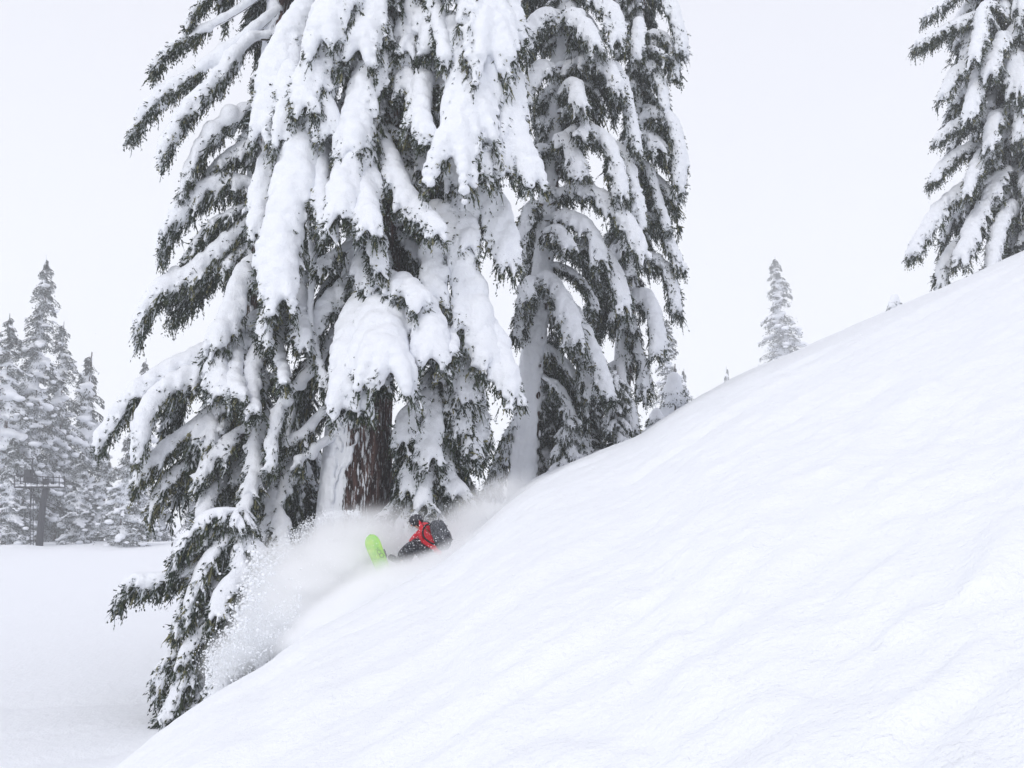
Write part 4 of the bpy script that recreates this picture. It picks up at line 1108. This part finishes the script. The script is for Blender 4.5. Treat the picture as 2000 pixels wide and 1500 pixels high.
# ------------------------------------------------------------------ flying powder
SPRAY_Y = 18.6
def powder():
    # clumps and crumbs thrown to the left
    rng = np.random.RandomState(3)
    path = np.array([(700, 1000), (640, 1005), (590, 1030), (540, 1075), (505, 1120), (490, 1170), (480, 1215), (440, 1270), (400, 1300)], float)
    C, S = [], []
    def put(px, py, dY, r): C.append(at(px, py, SPRAY_Y + dY)); S.append(r)
    for i in range(3600):
        f = rng.rand(); k = f * (len(path) - 1); l = min(int(k), len(path) - 2); p = path[l] + (path[l + 1] - path[l]) * (k - l)
        sp = 6 + 26 * f; big = max(0, 1 - abs(f - .66) / .4)
        off = abs(rng.randn()) * sp * 1.2 - sp * .5
        put(p[0] + off * .9 + rng.randn() * sp * .4, p[1] + off * .6 + rng.randn() * sp * .5, rng.uniform(-.6, .6), .006 + .026 * big * rng.rand()**2.6 + .005 * rng.rand())
    for i in range(420):                                 # the biggest clods, at the plume's left rim
        f = rng.rand(); put(505 - 40 * f + rng.randn() * 16, 1085 + 150 * f + rng.randn() * 14, rng.uniform(-1.2, -.4), .008 + .030 * rng.rand()**2.2)
    for i in range(3400):                                # the lower fringe over the lip
        f = rng.rand(); px = 400 + 190 * f; py = 1310 - 130 * f + rng.randn() * 26
        put(px, py, rng.uniform(-1.0, .2), .005 + .020 * rng.rand()**3)
    for i in range(2600):                                # dust through the cloud
        px = rng.uniform(480, 900); py = 1000 + 210 * rng.rand() + (900 - px) * .18 - 30
        put(px, py, rng.uniform(-.8, .9), .004 + .007 * rng.rand()**2)
    for i in range(160):                                 # crumbs on and round the rider
        put(rng.uniform(750, 890), rng.uniform(1000, 1110), rng.uniform(-.9, -.4), .004 + .008 * rng.rand()**2)
    C = np.array(C); S = np.array(S)
    V0, T0 = ICO1
    jit = 1 + .3 * rng.randn(len(C), len(V0), 1).clip(-1, 1)
    V = (V0[None] * S[:, None, None] * jit + C[:, None]).reshape(-1, 3)
    T = (T0[None] + (np.arange(len(C)) * len(V0))[:, None, None]).reshape(-1, 3)
    o = link('flying_snow', mesh_from('flying_snow', V, T, [M_spraysnow]))
    tag(o, 'crumbs and clumps of snow thrown up by the snowboard', kind='stuff')

    # the cloud of fine powder: ellipsoidal puffs of thinning density
    E = [  # px, py, Y, radii x,y,z (m), tilt in the picture plane (deg), density
        (640, 1115, 18.7, 2.0, 1.1, 1.05, 32, 9.0),
        (560, 1190, 18.4, 1.35, .9, .95, 40, 8.0),
        (730, 1080, 19.8, 1.9, .9, 1.15, 5, 4.0),
        (770, 1150, 17.8, 1.6, .7, .52, 26, 12.0),
        (748, 1138, 17.6, .9, .4, .50, 10, 5.5),
        (872, 1098, 17.8, 1.3, .6, .42, 34, 5.0),
        (865, 1075, 19.4, 1.3, .8, .80, 32, 2.4),
        (480, 1265, 18.4, 1.15, .7, .65, 38, 4.5),
        (935, 1010, 20.6, 1.8, 1.1, .70, 36, 3.2),
        (530, 1110, 19.0, .85, .6, .65, 50, 4.0),
        (650, 1200, 17.2, 1.4, .6, .42, 33, 8.0),
        (705, 1160, 18.1, 1.3, .7, .50, 33, 10.0),
    ]
    m = bpy.data.materials.new('powder_cloud'); m.use_nodes = True
    n, l = m.node_tree.nodes, m.node_tree.links; n.clear()
    out = n.new('ShaderNodeOutputMaterial'); pv = n.new('ShaderNodeVolumePrincipled'); l.new(pv.outputs[0], out.inputs['Volume'])
    pv.inputs['Color'].default_value = (.997, .998, .999, 1); pv.inputs['Anisotropy'].default_value = 0.0
    oc = coord(n)
    total = None
    o0 = at(680, 1110, 18.7)
    C, S, Rt = [], [], []
    for (px, py, Y, rx, ry, rz, tl, dn) in E:
        c = at(px, py, Y) - o0
        mp = n.new('ShaderNodeMapping'); mp.vector_type = 'TEXTURE'
        mp.inputs['Location'].default_value = tuple(c); mp.inputs['Rotation'].default_value = (0, -math.radians(tl), 0); mp.inputs['Scale'].default_value = (rx, ry, rz)
        l.new(oc, mp.inputs[0])
        ln = n.new('ShaderNodeVectorMath'); ln.operation = 'LENGTH'; l.new(mp.outputs[0], ln.inputs[0])
        mr = n.new('ShaderNodeMapRange'); mr.interpolation_type = 'SMOOTHSTEP'
        mr.inputs[1].default_value = 0.0; mr.inputs[2].default_value = 1.0; mr.inputs[3].default_value = dn; mr.inputs[4].default_value = 0
        l.new(ln.outputs['Value'], mr.inputs[0])
        if total is None: total = mr.outputs[0]
        else:
            a = n.new('ShaderNodeMath'); a.operation = 'ADD'; l.new(total, a.inputs[0]); l.new(mr.outputs[0], a.inputs[1]); total = a.outputs[0]
        V0, T0 = ICO2
        Rm = np.array(Euler((0, -math.radians(tl), 0)).to_matrix())
        C.append((V0 * np.array([rx, ry, rz]) * 1.04) @ Rm.T + c)
    mpn = n.new('ShaderNodeMapping'); mpn.inputs['Rotation'].default_value = (0, math.radians(35), 0); mpn.inputs['Scale'].default_value = (.8, 1.5, 2.2); l.new(oc, mpn.inputs[0])
    t = noise_node(n, l, 1.6, 4, mpn.outputs[0], .6)
    nr = n.new('ShaderNodeMapRange'); nr.inputs[1].default_value = .36; nr.inputs[2].default_value = .62; nr.inputs[3].default_value = .40; nr.inputs[4].default_value = 1.35
    l.new(t.outputs[0], nr.inputs[0])
    mu = n.new('ShaderNodeMath'); mu.operation = 'MULTIPLY'; l.new(total, mu.inputs[0]); l.new(nr.outputs[0], mu.inputs[1])
    l.new(mu.outputs[0], pv.inputs['Density'])
    V = np.concatenate(C); T = (ICO2[1][None] + (np.arange(len(E)) * len(ICO2[0]))[:, None, None]).reshape(-1, 3)
    o = link('powder_cloud', mesh_from('powder_cloud', V, T, [m])); o.location = tuple(o0)
    md = o.modifiers.new('merge', 'REMESH'); md.mode = 'VOXEL'; md.voxel_size = .16
    dg = bpy.context.evaluated_depsgraph_get(); me = bpy.data.meshes.new_from_object(o.evaluated_get(dg)); o.modifiers.clear(); o.data = me
    if not me.materials: me.materials.append(m)
    tag(o, 'cloud of fine powder snow billowing round the snowboarder', kind='stuff')
powder()

# falling flakes in the air
def flakes():
    rng = np.random.RandomState(77)
    C, S = [], []
    for i in range(420):
        Y = rng.uniform(4, 24); C.append(at(rng.uniform(0, 2000), rng.uniform(0, 1150), Y)); S.append(rng.uniform(.0025, .005) * (.6 + Y / 24))
    C = np.array(C); S = np.array(S); V0, T0 = ICO1
    V = (V0[None] * S[:, None, None] + C[:, None]).reshape(-1, 3); T = (T0[None] + (np.arange(len(C)) * len(V0))[:, None, None]).reshape(-1, 3)
    tag(link('falling_snowflakes', mesh_from('falling_snowflakes', V, T, [M_spraysnow])), 'sparse snowflakes falling through the air', kind='stuff')
flakes()

# ------------------------------------------------------------------ haze
def haze():
    m = bpy.data.materials.new('haze_air'); m.use_nodes = True
    n, l = m.node_tree.nodes, m.node_tree.links; n.clear()
    out = n.new('ShaderNodeOutputMaterial'); pv = n.new('ShaderNodeVolumePrincipled'); l.new(pv.outputs[0], out.inputs['Volume'])
    pv.inputs['Color'].default_value = (.99, .993, .998, 1); pv.inputs['Density'].default_value = 0.0016; pv.inputs['Anisotropy'].default_value = 0.1
    q = QB(); q.box((0, 190, 30), (480, 260, 105))
    me = q.mesh('haze', [m]); o = link('haze', me)
    tag(o, 'thin snowy mist filling the air over the slope', kind='stuff')
haze()
